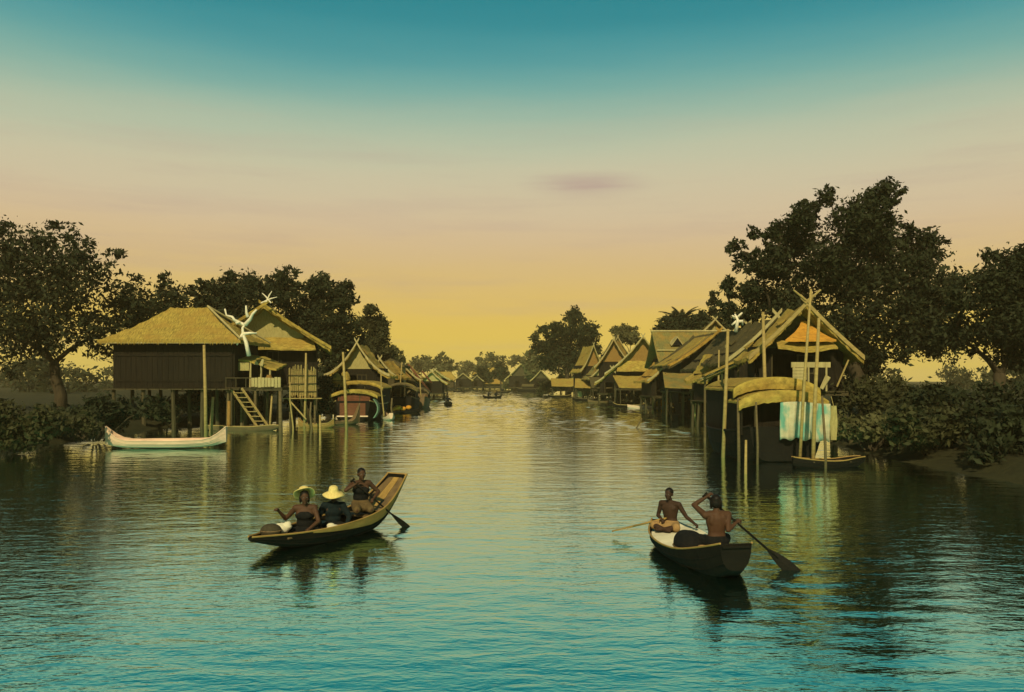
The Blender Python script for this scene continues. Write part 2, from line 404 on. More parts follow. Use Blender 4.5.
# ------------------------------------------------------------------ boats
def hull_grid(st, n=17):
    a = catmull(st, n); rows = []
    for y, wt, wb, zk, zt in a:
        wt = max(wt, .02); wb = max(wb, .01); zm = zk + (zt - zk) * .45; wm = wb + (wt - wb) * .72
        cs = np.array(((-wt, zt), (-wm, zm), (-wb * .92, zk + .025), (0, zk), (wb * .92, zk + .025), (wm, zm), (wt, zt)))
        cx, cz = catmull(cs[:, 0], 19), catmull(cs[:, 1], 19)
        rows.append([Vector((cx[q], y, cz[q])) for q in range(19)])
    return rows
def boat_hull(st, m, parent, th=.035, gun=None, gr=.022, n=17):
    O = hull_grid(st, n); I = []
    for i, r in enumerate(O):
        I.append([Vector((p.x * max(.1, 1 - th / max(abs(r[0].x), .08)), p.y + (th if i == 0 else -th if i == len(O) - 1 else 0), p.z + (th if 0 < j < 18 else 0))) for j, p in enumerate(r)])
    vs = [p for r in O for p in r] + [p for r in I for p in r]; k = 19; o = len(O) * k; fs = []
    for i in range(len(O) - 1):
        for j in range(k - 1):
            q = (i * k + j, (i + 1) * k + j, (i + 1) * k + j + 1, i * k + j + 1); fs += [q, tuple(x + o for x in q[::-1])]
        for j in (0, k - 1): fs.append((i * k + j, (i + 1) * k + j, (i + 1) * k + j + o, i * k + j + o))
    e = (len(O) - 1) * k
    for b0 in (0, e): fs += [tuple(b0 + j for j in range(k)), tuple(b0 + o + j for j in range(k)), (b0, b0 + o, b0 + o + k - 1, b0 + k - 1)]
    b = MB(); b.add(vs, fs)
    for q in (2, 4, 14, 16): b.ptube([r[q] for r in O], .007 + th * .12, 5)
    b.build('hull', m, parent)
    for s in (0, 18):
        g = MB(); g.ptube([r[s] + Vector((0, 0, .012)) for r in O], gr, 6); g.build('gunwale', gun or m, parent)
    return O
def interp_st(st, y):
    a = catmull(st, 60); i = int(np.argmin(abs(a[:, 0] - y))); return a[i]
def thwart(parent, st, y, w=.22, z=None, m=None, name='seat'):
    _, wt, wb, zk, zt = interp_st(st, y); z = zt - .06 if z is None else z
    MB().box((0, y, z), (2 * wt * .93, w, .03)).build(name, m or M['hull_brown'], parent)
def floorboards(parent, st, y0, y1, dz=.10, m=None, name='floorboard'):
    b = MB()
    ys = np.linspace(y0, y1, 10); g = []
    for y in ys:
        _, wt, wb, zk, zt = interp_st(st, y); w = wb * .86
        g.append([(-w, y, zk + dz), (-w * .33, y, zk + dz), (w * .33, y, zk + dz), (w, y, zk + dz)])
    b.sheet(g, .02).build(name, m or M['hull_brown'], parent)
def small_sampan(label, X, Y, rz, L=4.0, beam=.45, hm='hull_brown', gun=None, group=None, name='sampan', bow=.45, z=0, cat='boat', th=.035):
    o = root(name, label, cat, (X, Y, z), rz, group)
    st = [(-L / 2, .06, .03, .10, bow), (-L * .36, beam * .6, beam * .3, -.06, .30), (-L * .1, beam, beam * .6, -.1, .24), (L * .15, beam, beam * .6, -.1, .24), (L * .37, beam * .7, beam * .35, -.04, .32), (L / 2, .14, .08, .14, bow * .95)]
    boat_hull(st, M[hm], o, gun=M[gun] if gun else None)
    thwart(o, st, -L * .22); thwart(o, st, L * .22); floorboards(o, st, -L * .3, L * .3)
    return o, st
def arch_roof(parent, hw, y0, y1, zt, rise, m, name='roof', th=.07, flat=.0, over=0):
    ny = max(3, int((y1 - y0) / .4)); g = []
    for i in range(ny + 1):
        y = y0 + (y1 - y0) * i / ny; row = []
        for j in range(-9, 10):
            t = j / 9; a = t * 1.15
            row.append((hw * math.sin(a) / math.sin(1.15), y + random.uniform(-.02, .02), zt - rise * (1 - math.cos(a)) / (1 - math.cos(1.15)) + random.uniform(-.012, .012)))
        g.append(row)
    return MB().sheet(g, th).build(name, m, parent)
def roof_rib(parent, hw, y, zt, rise, m, r=.05, name='roof_rim'):
    pts = []
    for j in range(-9, 10):
        a = j / 9 * 1.15; pts.append((hw * math.sin(a) / math.sin(1.15), y, zt - rise * (1 - math.cos(a)) / (1 - math.cos(1.15))))
    MB().ptube(pts, r, 6).build(name, m, parent)

def arch_band(parent, hw, y, zt, rise, height, m, name='roof_rim', th=.10, drop=.25):
    g = []
    for j in range(-14, 15):
        a = j / 14 * 1.15; x = hw * math.sin(a) / math.sin(1.15); z = zt - rise * (1 - math.cos(a)) / (1 - math.cos(1.15))
        g.append([(x, y, z + .03), (x * 1.005, y - .03, z - height * .5), (x * 1.0, y, z - height * (1 - drop * (j / 14) ** 2) + random.uniform(-.02, .02))])
    return MB().sheet(g, Vector((0, th, 0))).build(name, m, parent)
# ------------------------------------------------------------------ people
def remesh(mb, name, m, parent, vox=.008, smooth=6):
    me = mb.mesh('tmp'); t = bpy.data.objects.new('tmp', me); COL.objects.link(t)
    r = t.modifiers.new('r', 'REMESH'); r.mode = 'VOXEL'; r.voxel_size = vox; r.use_smooth_shade = True
    if smooth:
        s = t.modifiers.new('s', 'SMOOTH'); s.iterations = smooth; s.factor = .5
    dg = bpy.context.evaluated_depsgraph_get(); nm = bpy.data.meshes.new_from_object(t.evaluated_get(dg))
    bpy.data.objects.remove(t); nm.name = name; nm.materials.clear(); nm.materials.append(m)
    nm.polygons.foreach_set('use_smooth', [True] * len(nm.polygons))
    o = bpy.data.objects.new(name, nm); COL.objects.link(o)
    if parent: o.parent = parent
    return o
def limb(mb, pts, rads, n=10):
    mb.ptube(pts, rads, n)
    for p, r in zip(pts, rads): mb.ball(p, r * 1.0, 10, 6)
def ik(s, t, l1, l2, hint):
    s = Vector(s); t = Vector(t); d = t - s; L = min(d.length, (l1 + l2) * .985); d = d.normalized(); t = s + d * L
    a = (l1 * l1 - l2 * l2 + L * L) / (2 * L); h = math.sqrt(max(l1 * l1 - a * a, 0))
    hn = Vector(hint); hn = (hn - d * hn.dot(d)).normalized()
    return s + d * a + hn * h, t
def hand(mb, wrist, d, nrm, sc=1, grip=1.0):
    d = d.normalized(); nrm = (nrm - d * nrm.dot(d)).normalized(); sd = d.cross(nrm)
    c = wrist + d * .045 * sc
    mb.ptube([wrist, wrist + d * .04 * sc, wrist + d * .085 * sc], [.026 * sc, .036 * sc, .034 * sc], 8, .6)
    mb.ball(c, (.032 * sc,) * 3, 8, 6)
    for i, (off, ln) in enumerate(((-.030, .062), (-.010, .074), (.011, .07), (.030, .055))):
        b0 = wrist + d * .08 * sc + sd * off * sc
        k1 = b0 + (d * (.9 - .3 * grip) + nrm * .55 * grip) * ln * .5 * sc
        k2 = k1 + (d * (.5 - .6 * grip) + nrm * .8 * grip + d * .3 * (1 - grip)) * ln * .55 * sc
        limb(mb, [b0, k1, k2], [.0105 * sc, .0095 * sc, .008 * sc], 6)
    t0 = wrist + d * .025 * sc - sd * .03 * sc; t1 = t0 + (d * .5 - sd * .7 + nrm * .4) * .04 * sc; t2 = t1 + (d * .7 + nrm * .7) * .035 * sc
    limb(mb, [t0, t1, t2], [.013 * sc, .0115 * sc, .009 * sc], 6)

def person(label, loc, rz, rh, lh, eh_r=(1, -.4, -.6), eh_l=(-1, -.4, -.6), lean=0, twist=0, turn=0, nod=0, skin='skin', scale=1, legs='cross', sex='m', hair='short', wear=(), vox=.008, hands=True, group=None, legcloth='cloth_dark', grip=1.0):
    o = root('person', label, 'person', loc, rz, group); o.scale = (scale,) * 3
    b = MB(); bw = MB()
    pel = Vector((0, 0, .11)); wst = Vector((0, .01 + lean * .25, .27)); chs = Vector((0, .02 + lean * .6, .42)); nek = Vector((0, .03 + lean, .575)); hd = nek + Vector((0, .035 + lean * .12 + nod * .05, .155))
    tw = Matrix.Rotation(twist, 3, 'Z')
    sh = .185 if sex == 'm' else .165
    # torso: stacked flattened rings
    kx = 1 if sex == 'm' else .93
    prof = [(pel + Vector((0, 0, -.10)), .13, .10), (pel, .168, .128), (pel.lerp(wst, .6), .148, .112), (wst, .134, .100), (wst.lerp(chs, .5), .150, .106), (chs, .172, .114), (chs + Vector((0, lean * .1, .07)), .176, .108), (chs + Vector((0, lean * .2, .115)), .150, .085), (chs + Vector((0, lean * .25, .15)), .075, .055)]
    vs = []; ns = 18
    for i, (c, rx, ry) in enumerate(prof):
        mr = Matrix.Rotation(twist * min(1, i / 5), 3, 'Z')
        for j in range(ns):
            t = 2 * math.pi * j / ns; vs.append(c + mr @ Vector((rx * kx * math.cos(t), ry * math.sin(t) * (1 + (.12 * max(0, -math.sin(t)) * (-abs(math.cos(t)) < -.0) * -.3)), 0)))
    k9 = len(prof)
    b.add(vs, [(i * ns + j, i * ns + (j + 1) % ns, (i + 1) * ns + (j + 1) % ns, (i + 1) * ns + j) for i in range(k9 - 1) for j in range(ns)] + [tuple(range(ns))[::-1], tuple((k9 - 1) * ns + j for j in range(ns))])
    for s in (-1, 1):       # shoulder blades / chest
        b.ball(chs + tw @ Vector((s * .085, -.075, .04)), (.06, .026, .085), 10, 8); b.ball(chs + tw @ Vector((s * .075, .075, .035)), (.08, .03, .055), 10, 8)
    SR, SL = chs + tw @ Vector((sh, 0, .115)), chs + tw @ Vector((-sh, 0, .115))
    limb(b, [SL, chs + Vector((0, 0, .12)), SR], [.062, .075, .062])
    limb(b, [chs + Vector((0, -.01, .12)), nek, nek + Vector((0, .01, .06))], [.075, .052, .05])
    # head
    hr = Matrix.Rotation(turn, 3, 'Z') @ Matrix.Rotation(-nod, 3, 'X')
    def H(x, y, z): return hd + hr @ Vector((x, y, z))
    b.ball(H(0, -.005, .03), (.076, .092, .088), 16, 12, hr); b.ball(H(0, .025, -.035), (.058, .066, .078), 14, 10, hr)
    b.ptube([H(0, .082, .012), H(0, .102, -.022), H(0, .088, -.034)], [.010, .017, .013], 6); b.ball(H(0, .098, -.026), (.017, .014, .011), 8, 6, hr)
    b.ball(H(0, .082, -.058), (.024, .012, .007), 8, 6, hr); b.ball(H(0, .080, -.070), (.02, .012, .007), 8, 6, hr); b.ball(H(0, .07, -.098), (.024, .018, .018), 8, 6, hr)
    for s in (-1, 1):
        b.ball(H(s * .078, -.005, -.005), (.011, .022, .033), 8, 6, hr)
        b.ball(H(s * .032, .077, .026), (.022, .012, .008), 8, 6, hr)       # brow
        b.ball(H(s * .045, .06, -.025), (.02, .018, .018), 8, 6, hr)         # cheek
    arms = []
    for S0, tgt, hint in ((SR, rh, eh_r), (SL, lh, eh_l)):
        el, wr = ik(S0, tgt, .275, .245, hint)
        limb(b, [S0, S0.lerp(el, .4), el], [.055, .048, .038]); limb(b, [el, el.lerp(wr, .35), wr], [.039, .037, .026])
        d = wr - el
        if hands: hand(b, wr, d, Vector((0, .4, -.9)) if abs(d.normalized().z) < .8 else Vector((0, 1, 0)), 1, grip)
        arms.append((S0, el, wr))
    lp = []
    for s in (-1, 1):
        hp = pel + Vector((s * .085, .02, -.01))
        if legs == 'cross': kn = Vector((s * .25, .25, .13)); an = Vector((-s * .04, .29, .07)); toe = an + Vector((-s * .11, .03, -.01))
        elif legs == 'kneel': kn = Vector((s * .14, .40, .06)); an = Vector((s * .11, -.02, .04)); toe = an + Vector((0, -.14, -.0))
        else: kn = Vector((s * .13, .40, .24)); an = Vector((s * .11, .50, -.12)); toe = an + Vector((s * .02, .15, -.03))
        limb(b, [hp, hp.lerp(kn, .5), kn], [.085, .074, .055]); limb(b, [kn, kn.lerp(an, .35), an], [.053, .052, .033])
        limb(b, [an, an.lerp(toe, .5), toe], [.034, .033, .022]); lp.append((hp, kn, an))
    body = remesh(b, 'body', M[skin], o, vox)
    for s in (-1, 1):
        MB().ball(H(s * .031, .077, .008), (.012, .008, .007), 8, 6, hr).build('eye', M['eye'], body, True)
    # hair
    h = MB()
    if hair:
        vs = []; seg, rg = 20, 9
        h.ball(H(0, -.014, .046), (.083, .092, .084), 18, 10, hr)
        if hair == 'bob':
            h.ball(H(0, -.045, -.01), (.086, .062, .085), 14, 10, hr)
            for s in (-1, 1): h.ball(H(s * .074, -.02, -.03), (.022, .045, .075), 10, 8, hr)
        elif hair == 'crop': pass
        else: h.ball(H(0, -.045, .005), (.078, .055, .07), 14, 10, hr)
        remesh(h, 'hair', M['hair'], o, .009, 3)
    for w in wear:
        k = w[0]; c = MB()
        if k == 'sarong':
            c.ball(pel + Vector((0, .01, .01)), (.195, .155, .15), 14, 10)
            for hp, kn, an in lp: limb(c, [hp, hp.lerp(kn, .5), kn.lerp(hp, .08)], [.112, .098, .085])
            limb(c, [lp[0][1].lerp(lp[0][0], .5), lp[1][1].lerp(lp[1][0], .5)], [.09, .09])
            remesh(c, 'sarong', M[w[1]], o, .013, 5)
        elif k == 'wrap':
            c.ball(wst, (.158, .124, .16), 14, 10); c.ball(chs + Vector((0, .01, -.01)), (.178, .134, .115), 14, 10); c.ball(pel, (.18, .14, .14), 14, 10)
            if sex == 'f':
                for s in (-1, 1): c.ball(chs + Vector((s * .07, .10, -.01)), (.06, .05, .06), 10, 8)
            remesh(c, 'chest_cloth', M[w[1]], o, .012, 4)
        elif k == 'jacket':
            for (cc, rx, ry) in ((pel, .185, .145), (wst, .165, .13), (chs, .19, .14), (chs + Vector((0, lean * .1, .08)), .18, .118)): c.ball(cc, (rx, ry, .15), 14, 10)
            limb(c, [SL, chs + Vector((0, 0, .11)), SR], [.08, .085, .08])
            for S0, el, wr in arms: limb(c, [S0, el, el.lerp(wr, .8)], [.076, .062, .05])
            remesh(c, 'jacket', M[w[1]], o, .012, 4)
        elif k == 'hat':
            tilt, dx, dy, dz, rad, hgt = w[2:]
            hm = hr @ Matrix.Rotation(tilt, 3, 'X'); c0 = H(dx, dy, dz)
            prof = [(0, hgt), (.055, hgt * .99), (.085, hgt * .86), (.098, hgt * .5), (.108, hgt * .25), (rad * .8, 0.01), (rad, -.02), (rad, -.032), (rad * .8, 0), (.102, hgt * .2), (.09, hgt * .5), (.08, hgt * .8), (.05, hgt * .93), (0, hgt * .94)]
            sg = 28; vs = []; fs = []
            for (r_, z_) in prof:
                for j in range(sg): a = 2 * math.pi * j / sg; vs.append(c0 + hm @ Vector((r_ * math.cos(a), r_ * math.sin(a), z_ + .012 * math.sin(a * 3 + 1) * (r_ / rad) ** 2)))
            fs = [(i * sg + j, i * sg + (j + 1) % sg, (i + 1) * sg + (j + 1) % sg, (i + 1) * sg + j) for i in range(len(prof) - 1) for j in range(sg)]
            c.add(vs, fs).build('hat', M[w[1]], o, True)
    return o
def toward(dx, dy): return math.atan2(-dx, dy)
def paddle(label, a, b, m='hull_brown', bl=.55, bw=.085, r=.017, name='paddle', facing=(0, 0, 1)):
    a = Vector(a); b = Vector(b); d = (b - a).normalized(); sd = d.cross(Vector(facing)).normalized(); nr = sd.cross(d)
    o = root(name, label, 'paddle', a)
    L = (b - a).length
    MB().ptube([Vector((0, 0, 0)), d * (L - bl * .7)], [r, r], 8).build('shaft', M[m], o, True)
    g = []
    for i in range(9):
        t = i / 8; w = bw * (.25 + .75 * math.sin(min(1, t * 1.5) * math.pi / 2)) * (1 if t < .85 else (1 - (t - .85) * 3))
        c = d * (L - bl + bl * t); g.append([c - sd * w + nr * .008, c + nr * .016, c + sd * w + nr * .008])
    MB().sheet(g, nr * -.02).build('blade', M[m], o)
    MB().tube(sd * -.05, sd * .05, .02, .02, 8).build('grip', M[m], o, True)
    return o
#--PLACES--
# ------------------------------------------------------------------ terrain and water
def ground():
    xs = sorted(set([-700, -400, -200, -120, -80, -60, -45] + list(np.arange(-36, -14, .8)) + [-10, 0, 10] + list(np.arange(15, 38, .8)) + [45, 60, 80, 120, 200, 400, 700]))
    ys = sorted(set([-90] + list(np.arange(-60, 120, 2.0)) + list(np.arange(120, 280, 6)) + list(np.arange(280, 300, 1.5)) + [310, 330, 360, 420, 520, 700, 1000]))
    v = []; rnd = random.Random(5)
    for y in ys:
        for x in xs:
            q = min(max((57 - y) / 6, 0), 1); d = max(abs(x - .6) - 15.6 - .5 * math.sin(y * .13 + (x > 0)) - (5.2 * q if x < 0 else -2.6 * min(max((43 - y) / 5, 0), 1)), y - 287)
            t = min(max(d / 2.6, 0), 1); z = -1.1 + 1.55 * t * t * (3 - 2 * t)
            if t >= 1: z += rnd.uniform(-.06, .12) + min(d * .004, .5)
            v.append((x, y, z))
    nx = len(xs); f = [(j * nx + i, j * nx + i + 1, (j + 1) * nx + i + 1, (j + 1) * nx + i) for j in range(len(ys) - 1) for i in range(nx - 1)]
    b = MB(); b.add(v, f); o = b.build('ground', M['earth'], smooth=True); tag(o, None, None, None, 'structure')
ground()

def water():
    m = bpy.data.materials.new('canal_water'); m.use_nodes = True
    N = m.node_tree.nodes; L = m.node_tree.links; b = N['Principled BSDF']
    b.inputs['Base Color'].default_value = WATER_COL; b.inputs['Roughness'].default_value = .06; b.inputs['IOR'].default_value = 1.33; b.inputs['Metallic'].default_value = 1.0; b.inputs['Coat Weight'].default_value = 1; b.inputs['Coat IOR'].default_value = 1.33; b.inputs['Coat Roughness'].default_value = .06; b.inputs['Specular Tint'].default_value = (.88, .98, .92, 1)
    tc = N.new('ShaderNodeTexCoord')
    def noise(sc, det, rough=.55):
        mp = N.new('ShaderNodeMapping'); mp.inputs['Scale'].default_value = sc; L.new(tc.outputs['Object'], mp.inputs[0])
        n = N.new('ShaderNodeTexNoise'); n.inputs['Scale'].default_value = 1; n.inputs['Detail'].default_value = det; n.inputs['Roughness'].default_value = rough
        n.inputs['Distortion'].default_value = .4
        L.new(mp.outputs[0], n.inputs[0]); return n.outputs['Fac']
    a = noise((2.2, 5.0, 1), 3); c = noise((6, 13.0, 1), 2); patch = noise((.07, .035, 1), 3)
    mul = N.new('ShaderNodeMath'); mul.operation = 'MULTIPLY_ADD'; mul.inputs[1].default_value = .34
    L.new(c, mul.inputs[0]); L.new(a, mul.inputs[2])
    rg = N.new('ShaderNodeMapRange'); rg.inputs[1].default_value = .36; rg.inputs[2].default_value = .64; rg.inputs[3].default_value = .45; rg.inputs[4].default_value = 1.0
    L.new(patch, rg.inputs[0])
    bp = N.new('ShaderNodeBump'); bp.inputs['Distance'].default_value = WAVE; sp = N.new('ShaderNodeSeparateXYZ'); L.new(tc.outputs['Object'], sp.inputs[0])
    fr = N.new('ShaderNodeMapRange'); fr.inputs[1].default_value = 14; fr.inputs[2].default_value = 80; fr.inputs[3].default_value = 1; fr.inputs[4].default_value = .14; L.new(sp.outputs[1], fr.inputs[0])
    ms = N.new('ShaderNodeMath'); ms.operation = 'MULTIPLY'; L.new(rg.outputs[0], ms.inputs[0]); L.new(fr.outputs[0], ms.inputs[1])
    L.new(ms.outputs[0], bp.inputs['Strength']); L.new(mul.outputs[0], bp.inputs['Height'])
    L.new(bp.outputs[0], b.inputs['Normal']); L.new(bp.outputs[0], b.inputs['Coat Normal'])
    # real waves: crests mostly across the canal, one sheet whose rows widen with distance from the landing
    ys = [-60, -40, -20, -8, 0]; y = 4.0
    while y < 296: ys.append(y); y += .07 + max(0, y - 12) * .0010
    ys = np.array(ys); xs = np.concatenate([np.linspace(-31, -19, 40), np.linspace(-18.8, 18.8, 210), np.linspace(19, 31, 40)])
    Xg, Yg = np.meshgrid(xs, ys); rng = np.random.default_rng(4); Z = np.zeros_like(Xg)
    sp_ = .07 + np.maximum(0, Yg - 12) * .0010; near = np.clip((Yg - 12) / 45, 0, 1)
    for k in range(46):
        wl = .26 * (2.0 / .26) ** rng.random(); th = rng.normal(0, .5); kk = 2 * math.pi / wl
        amp = SLOPE / math.sqrt(46 / 2) / kk * np.clip((wl / sp_ - 2.2) / 2, 0, 1) * (near * .55 + .45 if wl < .8 else near * .85 + .15)
        ph = kk * (Xg * math.sin(th) + Yg * math.cos(th)) + rng.random() * 6.28
        Z += amp * np.sin(ph + .9 * np.sin(ph * .23 + k) + .8 * np.sin(Xg * .9 + k * 2.1) * np.sin(Yg * .31 + k))
    Z *= .55 + .45 * (np.sin(Xg * .21 + Yg * .06) * np.sin(Yg * .083 - Xg * .05 + 1)) ** 2 + .12 * np.clip((abs(Xg) - 5) / 8, 0, 1)
    Z *= 1 + .5 * np.clip((Yg - 30) / 60, 0, 1)
    for cx, cy, am in ((-2.2, 16.35, .007), (4.5, 12.55, .008), (-3.4, 15.3, .006), (3.2, 13.6, .006), (1.95, 15.3, .004)):
        r = np.hypot(Xg - cx, (Yg - cy) * .9); Z += am * np.sin(r * 11) * np.exp(-r / 1.1)
    Z[:5] *= 0
    co = np.stack([Xg, Yg, Z], -1).reshape(-1, 3); nx = len(xs); ny = len(ys)
    I = (np.arange(ny - 1)[:, None] * nx + np.arange(nx - 1)[None]).ravel(); fc = np.stack([I, I + 1, I + nx + 1, I + nx], 1); nf = len(fc)
    me = bpy.data.meshes.new('water'); me.vertices.add(len(co)); me.vertices.foreach_set('co', co.ravel().astype(np.float32))
    me.loops.add(nf * 4); me.loops.foreach_set('vertex_index', fc.ravel().astype(np.int32)); me.polygons.add(nf)
    me.polygons.foreach_set('loop_start', np.arange(nf) * 4); me.polygons.foreach_set('loop_total', np.full(nf, 4)); me.polygons.foreach_set('use_smooth', np.ones(nf, bool))
    me.update(); me.materials.append(m); o = bpy.data.objects.new('water', me); COL.objects.link(o); tag(o, None, None, None, 'structure')
WATER_COL = (.13, .60, .56, 1); WAVE = .018; SLOPE = .062
water()

# ------------------------------------------------------------------ left bank houses
o = root('stilt_house', 'thatched hip roofed house on dark piles, cut by the photo edge behind the white boat', 'house', (-20.6, 51, 0), R(90), 'thatched houses on piles')
hip_grid(3.0, 4.3, 1.2, 7.6, 5.4, M['thatch'], o)
b = MB(); b.box((-2.95, 0, 5.28), (.08, 8.4, .16)); b.box((0, -4.25, 5.28), (5.7, .08, .16)); b.build('fascia', M['board'], o)
b = MB(); b.tube((-2.98, -4.3, 5.5), (0, -1.2, 7.72), .07, .07); b.tube((2.98, -4.3, 5.5), (0, -1.2, 7.72), .07, .07); b.build('hip_board', M['board'], o)
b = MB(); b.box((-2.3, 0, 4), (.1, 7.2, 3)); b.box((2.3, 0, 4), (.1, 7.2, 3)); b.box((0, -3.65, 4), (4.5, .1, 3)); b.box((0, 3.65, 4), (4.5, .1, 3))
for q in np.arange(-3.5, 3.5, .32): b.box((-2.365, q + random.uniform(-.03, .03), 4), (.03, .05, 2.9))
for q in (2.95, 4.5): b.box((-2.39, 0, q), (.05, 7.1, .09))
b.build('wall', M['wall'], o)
b = MB()
for i in range(12): b.box((0, -3.8 + i * .69, 2.44), (5.4, .65, .07))
b.build('floor', M['wood'], o)
stilts(o, (-2.4, 0, 2.4), np.linspace(-3.6, 3.6, 5), -.8, 2.4, .13)

o = stilt_house('tall house whose pale triangular gable faces the canal above a railed veranda', -16.95, 54.6, 3.5, 4.5, 8, 2.6, 5.2, 8.1, M['thatch'], rzot=R(13), curve=.12, front=1.2, panel=M['mat_panel'], group='thatched houses on piles', pent=(5.95, 5.15, 3.25), barge=M['thatch'], nst=5)
# crossed white ridge tips
for k, (a, c) in enumerate((((261, 303), (277, 297)), ((271, 303), (262, 293)), ((266, 302), (272, 291)))):
    p, q = P(*a, 53.9), P(*c, 53.9); p, q = (Matrix.Rotation(-R(13), 3, 'Z') @ (v - o.location) for v in (p, q))
    MB().ptube([p, p.lerp(q, .6) + Vector((0, 0, .05)), q], [.05, .045, .02], 6).build('ridge_tip', M['bleached'], o)

# veranda
o = root('veranda', 'railed plank veranda on piles below the pale gable, with a ladder down to the water', 'veranda', (-15.7, 50.5, 0))
deck(o, -1.7, 1.75, -2, 3.2, 2.55)
stilts(o, (-1.55, .1, 1.6), (-1.85, .6, 3.0), -.9, 2.4, .10, M['pole_dark'])
b = MB()
for z in (3.12,): b.tube((-1.7, -1.95, z), (.1, -1.95, z), .035)
for x in (-1.65, -1.05, -.45): b.tube((x, -1.95, 2.55), (x, -1.95, 3.14), .03)
b.build('railing', M['wood'], o)
b = MB()
for i in range(9): b.box((-.02 + i * .2, -1.97, 2.86), (.17, .04, .58 + random.uniform(-.06, .06)))
b.box((.8, -1.93, 2.7), (1.75, .04, .07)); b.box((.8, -1.93, 3.05), (1.75, .04, .07)); b.build('railing_panel', M['board'], o)
# lean-to
o = root('lean_to_shelter', 'sagging pale thatch lean-to on white posts over the veranda', 'shelter', (-15.9, 50.6, 2.55))
g = []
for i in range(7):
    u = i / 6; g.append([(-1.75 + 3.1 * v, -1.2 + 2.3 * u, 2.25 - .75 * v ** 1.3 - .35 * (1 - u) - .05 * math.sin(v * 9) + random.uniform(-.03, .03)) for v in np.linspace(0, 1, 12)])
MB().sheet(g, .12).build('roof', M['thatch'], o)
for x, z in ((-1.6, 1.9), (-.3, 1.65), (.35, 1.4), (.9, 1.2)): MB().ptube([(x, -1.1, 0), (x + .04, -1.1, z)], [.07, .06], 6).build('post', M['board'], o)
for x in (-1.5, 1.0): MB().ptube([(x, 1.0, 0), (x, 1.0, 1.75)], [.06, .05], 6).build('post', M['wood'], o)
MB().box((-.75, -1.14, 1.28), (.8, .04, .5)).build('side_panel', M['mat_panel'], o)
b = MB(); b.slab([(.35, -1.3, 1.35), (.5, -1.3, 1.75), (.62, -1.3, 1.72), (.55, -1.3, 1.3)], .04); b.slab([(.0, -1.3, 1.4), (.15, -1.3, 1.68), (.32, -1.3, 1.38)], .04)
b.build('torn_panel', M['board'], o)
o = root('jar', 'pale water jar standing behind the veranda railing', 'jar', (-15.0, 49.4, 2.55))
prof = [(.12, 0), (.24, .2), (.27, .42), (.2, .62), (.13, .7), (.16, .76), (.12, .77), (.1, .68)]
vs = [(r * math.cos(a), r * math.sin(a), z) for r, z in prof for a in np.linspace(0, 2 * math.pi, 16, endpoint=False)]
MB().add(vs, [(i * 16 + j, i * 16 + (j + 1) % 16, (i + 1) * 16 + (j + 1) % 16, (i + 1) * 16 + j) for i in range(7) for j in range(16)]).build('body', M['mat_orange'], o, True)
# ladder
o = root('ladder', 'wide plank ladder slanting from the veranda down to the long low boat', 'ladder', (-15.4, 48.1, 0))
b0, t0 = Vector((.95, -.5, .15)), Vector((-.95, .3, 2.5))
for s in (0, .75):
    b = MB(); q = Vector((-s * .8, 0, -s * .12)); b.ptube([b0 + q, t0 + q], [.07, .07], 4); b.build('stringer', M['pole'], o)
for i in range(8):
    p = b0.lerp(t0, (i + .6) / 8.4)
    MB().box(p + Vector((-.3, .02, -.05)), (.66, .24, .04)).build('tread', M['pole'], o)
small_sampan('long low bare boat lying under the foot of the ladder', -15.9, 47.3, toward(1, .08), 4.2, .3, 'pole_dark', 'pole', bow=.32)

# bamboo bundle
o = root('bamboo_screen', 'tall ragged screen of upright split bamboo beside the veranda', 'screen', (-13.15, 50.2, 0))
b = MB()
for i in range(44):
    x = -.85 + 1.72 * i / 43; h = 3.75 + random.uniform(-.25, .25)
    b.ptube([(x + random.uniform(-.02, .02), random.uniform(-.05, .05), 1.95 + random.uniform(-.1, .15)), (x + random.uniform(-.03, .03), random.uniform(-.05, .05), h)], [.028, .02], 5)
b.build('canes', M['pole'], o)
b = MB()
for z in (2.3, 2.75, 3.3): b.tube((-.9, -.09, z), (.9, -.09, z + random.uniform(-.05, .05)), .03)
b.build('binding', M['wood'], o)
for x in (-.8, .75): MB().ptube([(x, .15, -.8), (x, .1, 3.2)], [.08, .06], 7).build('post', M['pole_dark'], o)
b = MB()
for i in range(4): b.box((.1, -.35 + i * .22, 1.85), (2.4 - .1 * i, .18, .05))
b.build('shelf', M['pole'], o)
MB().ptube([(-.8, -.3, 1.8), (.45, -.75, .55)], [.05, .05], 6).build('brace', M['pole'], o)

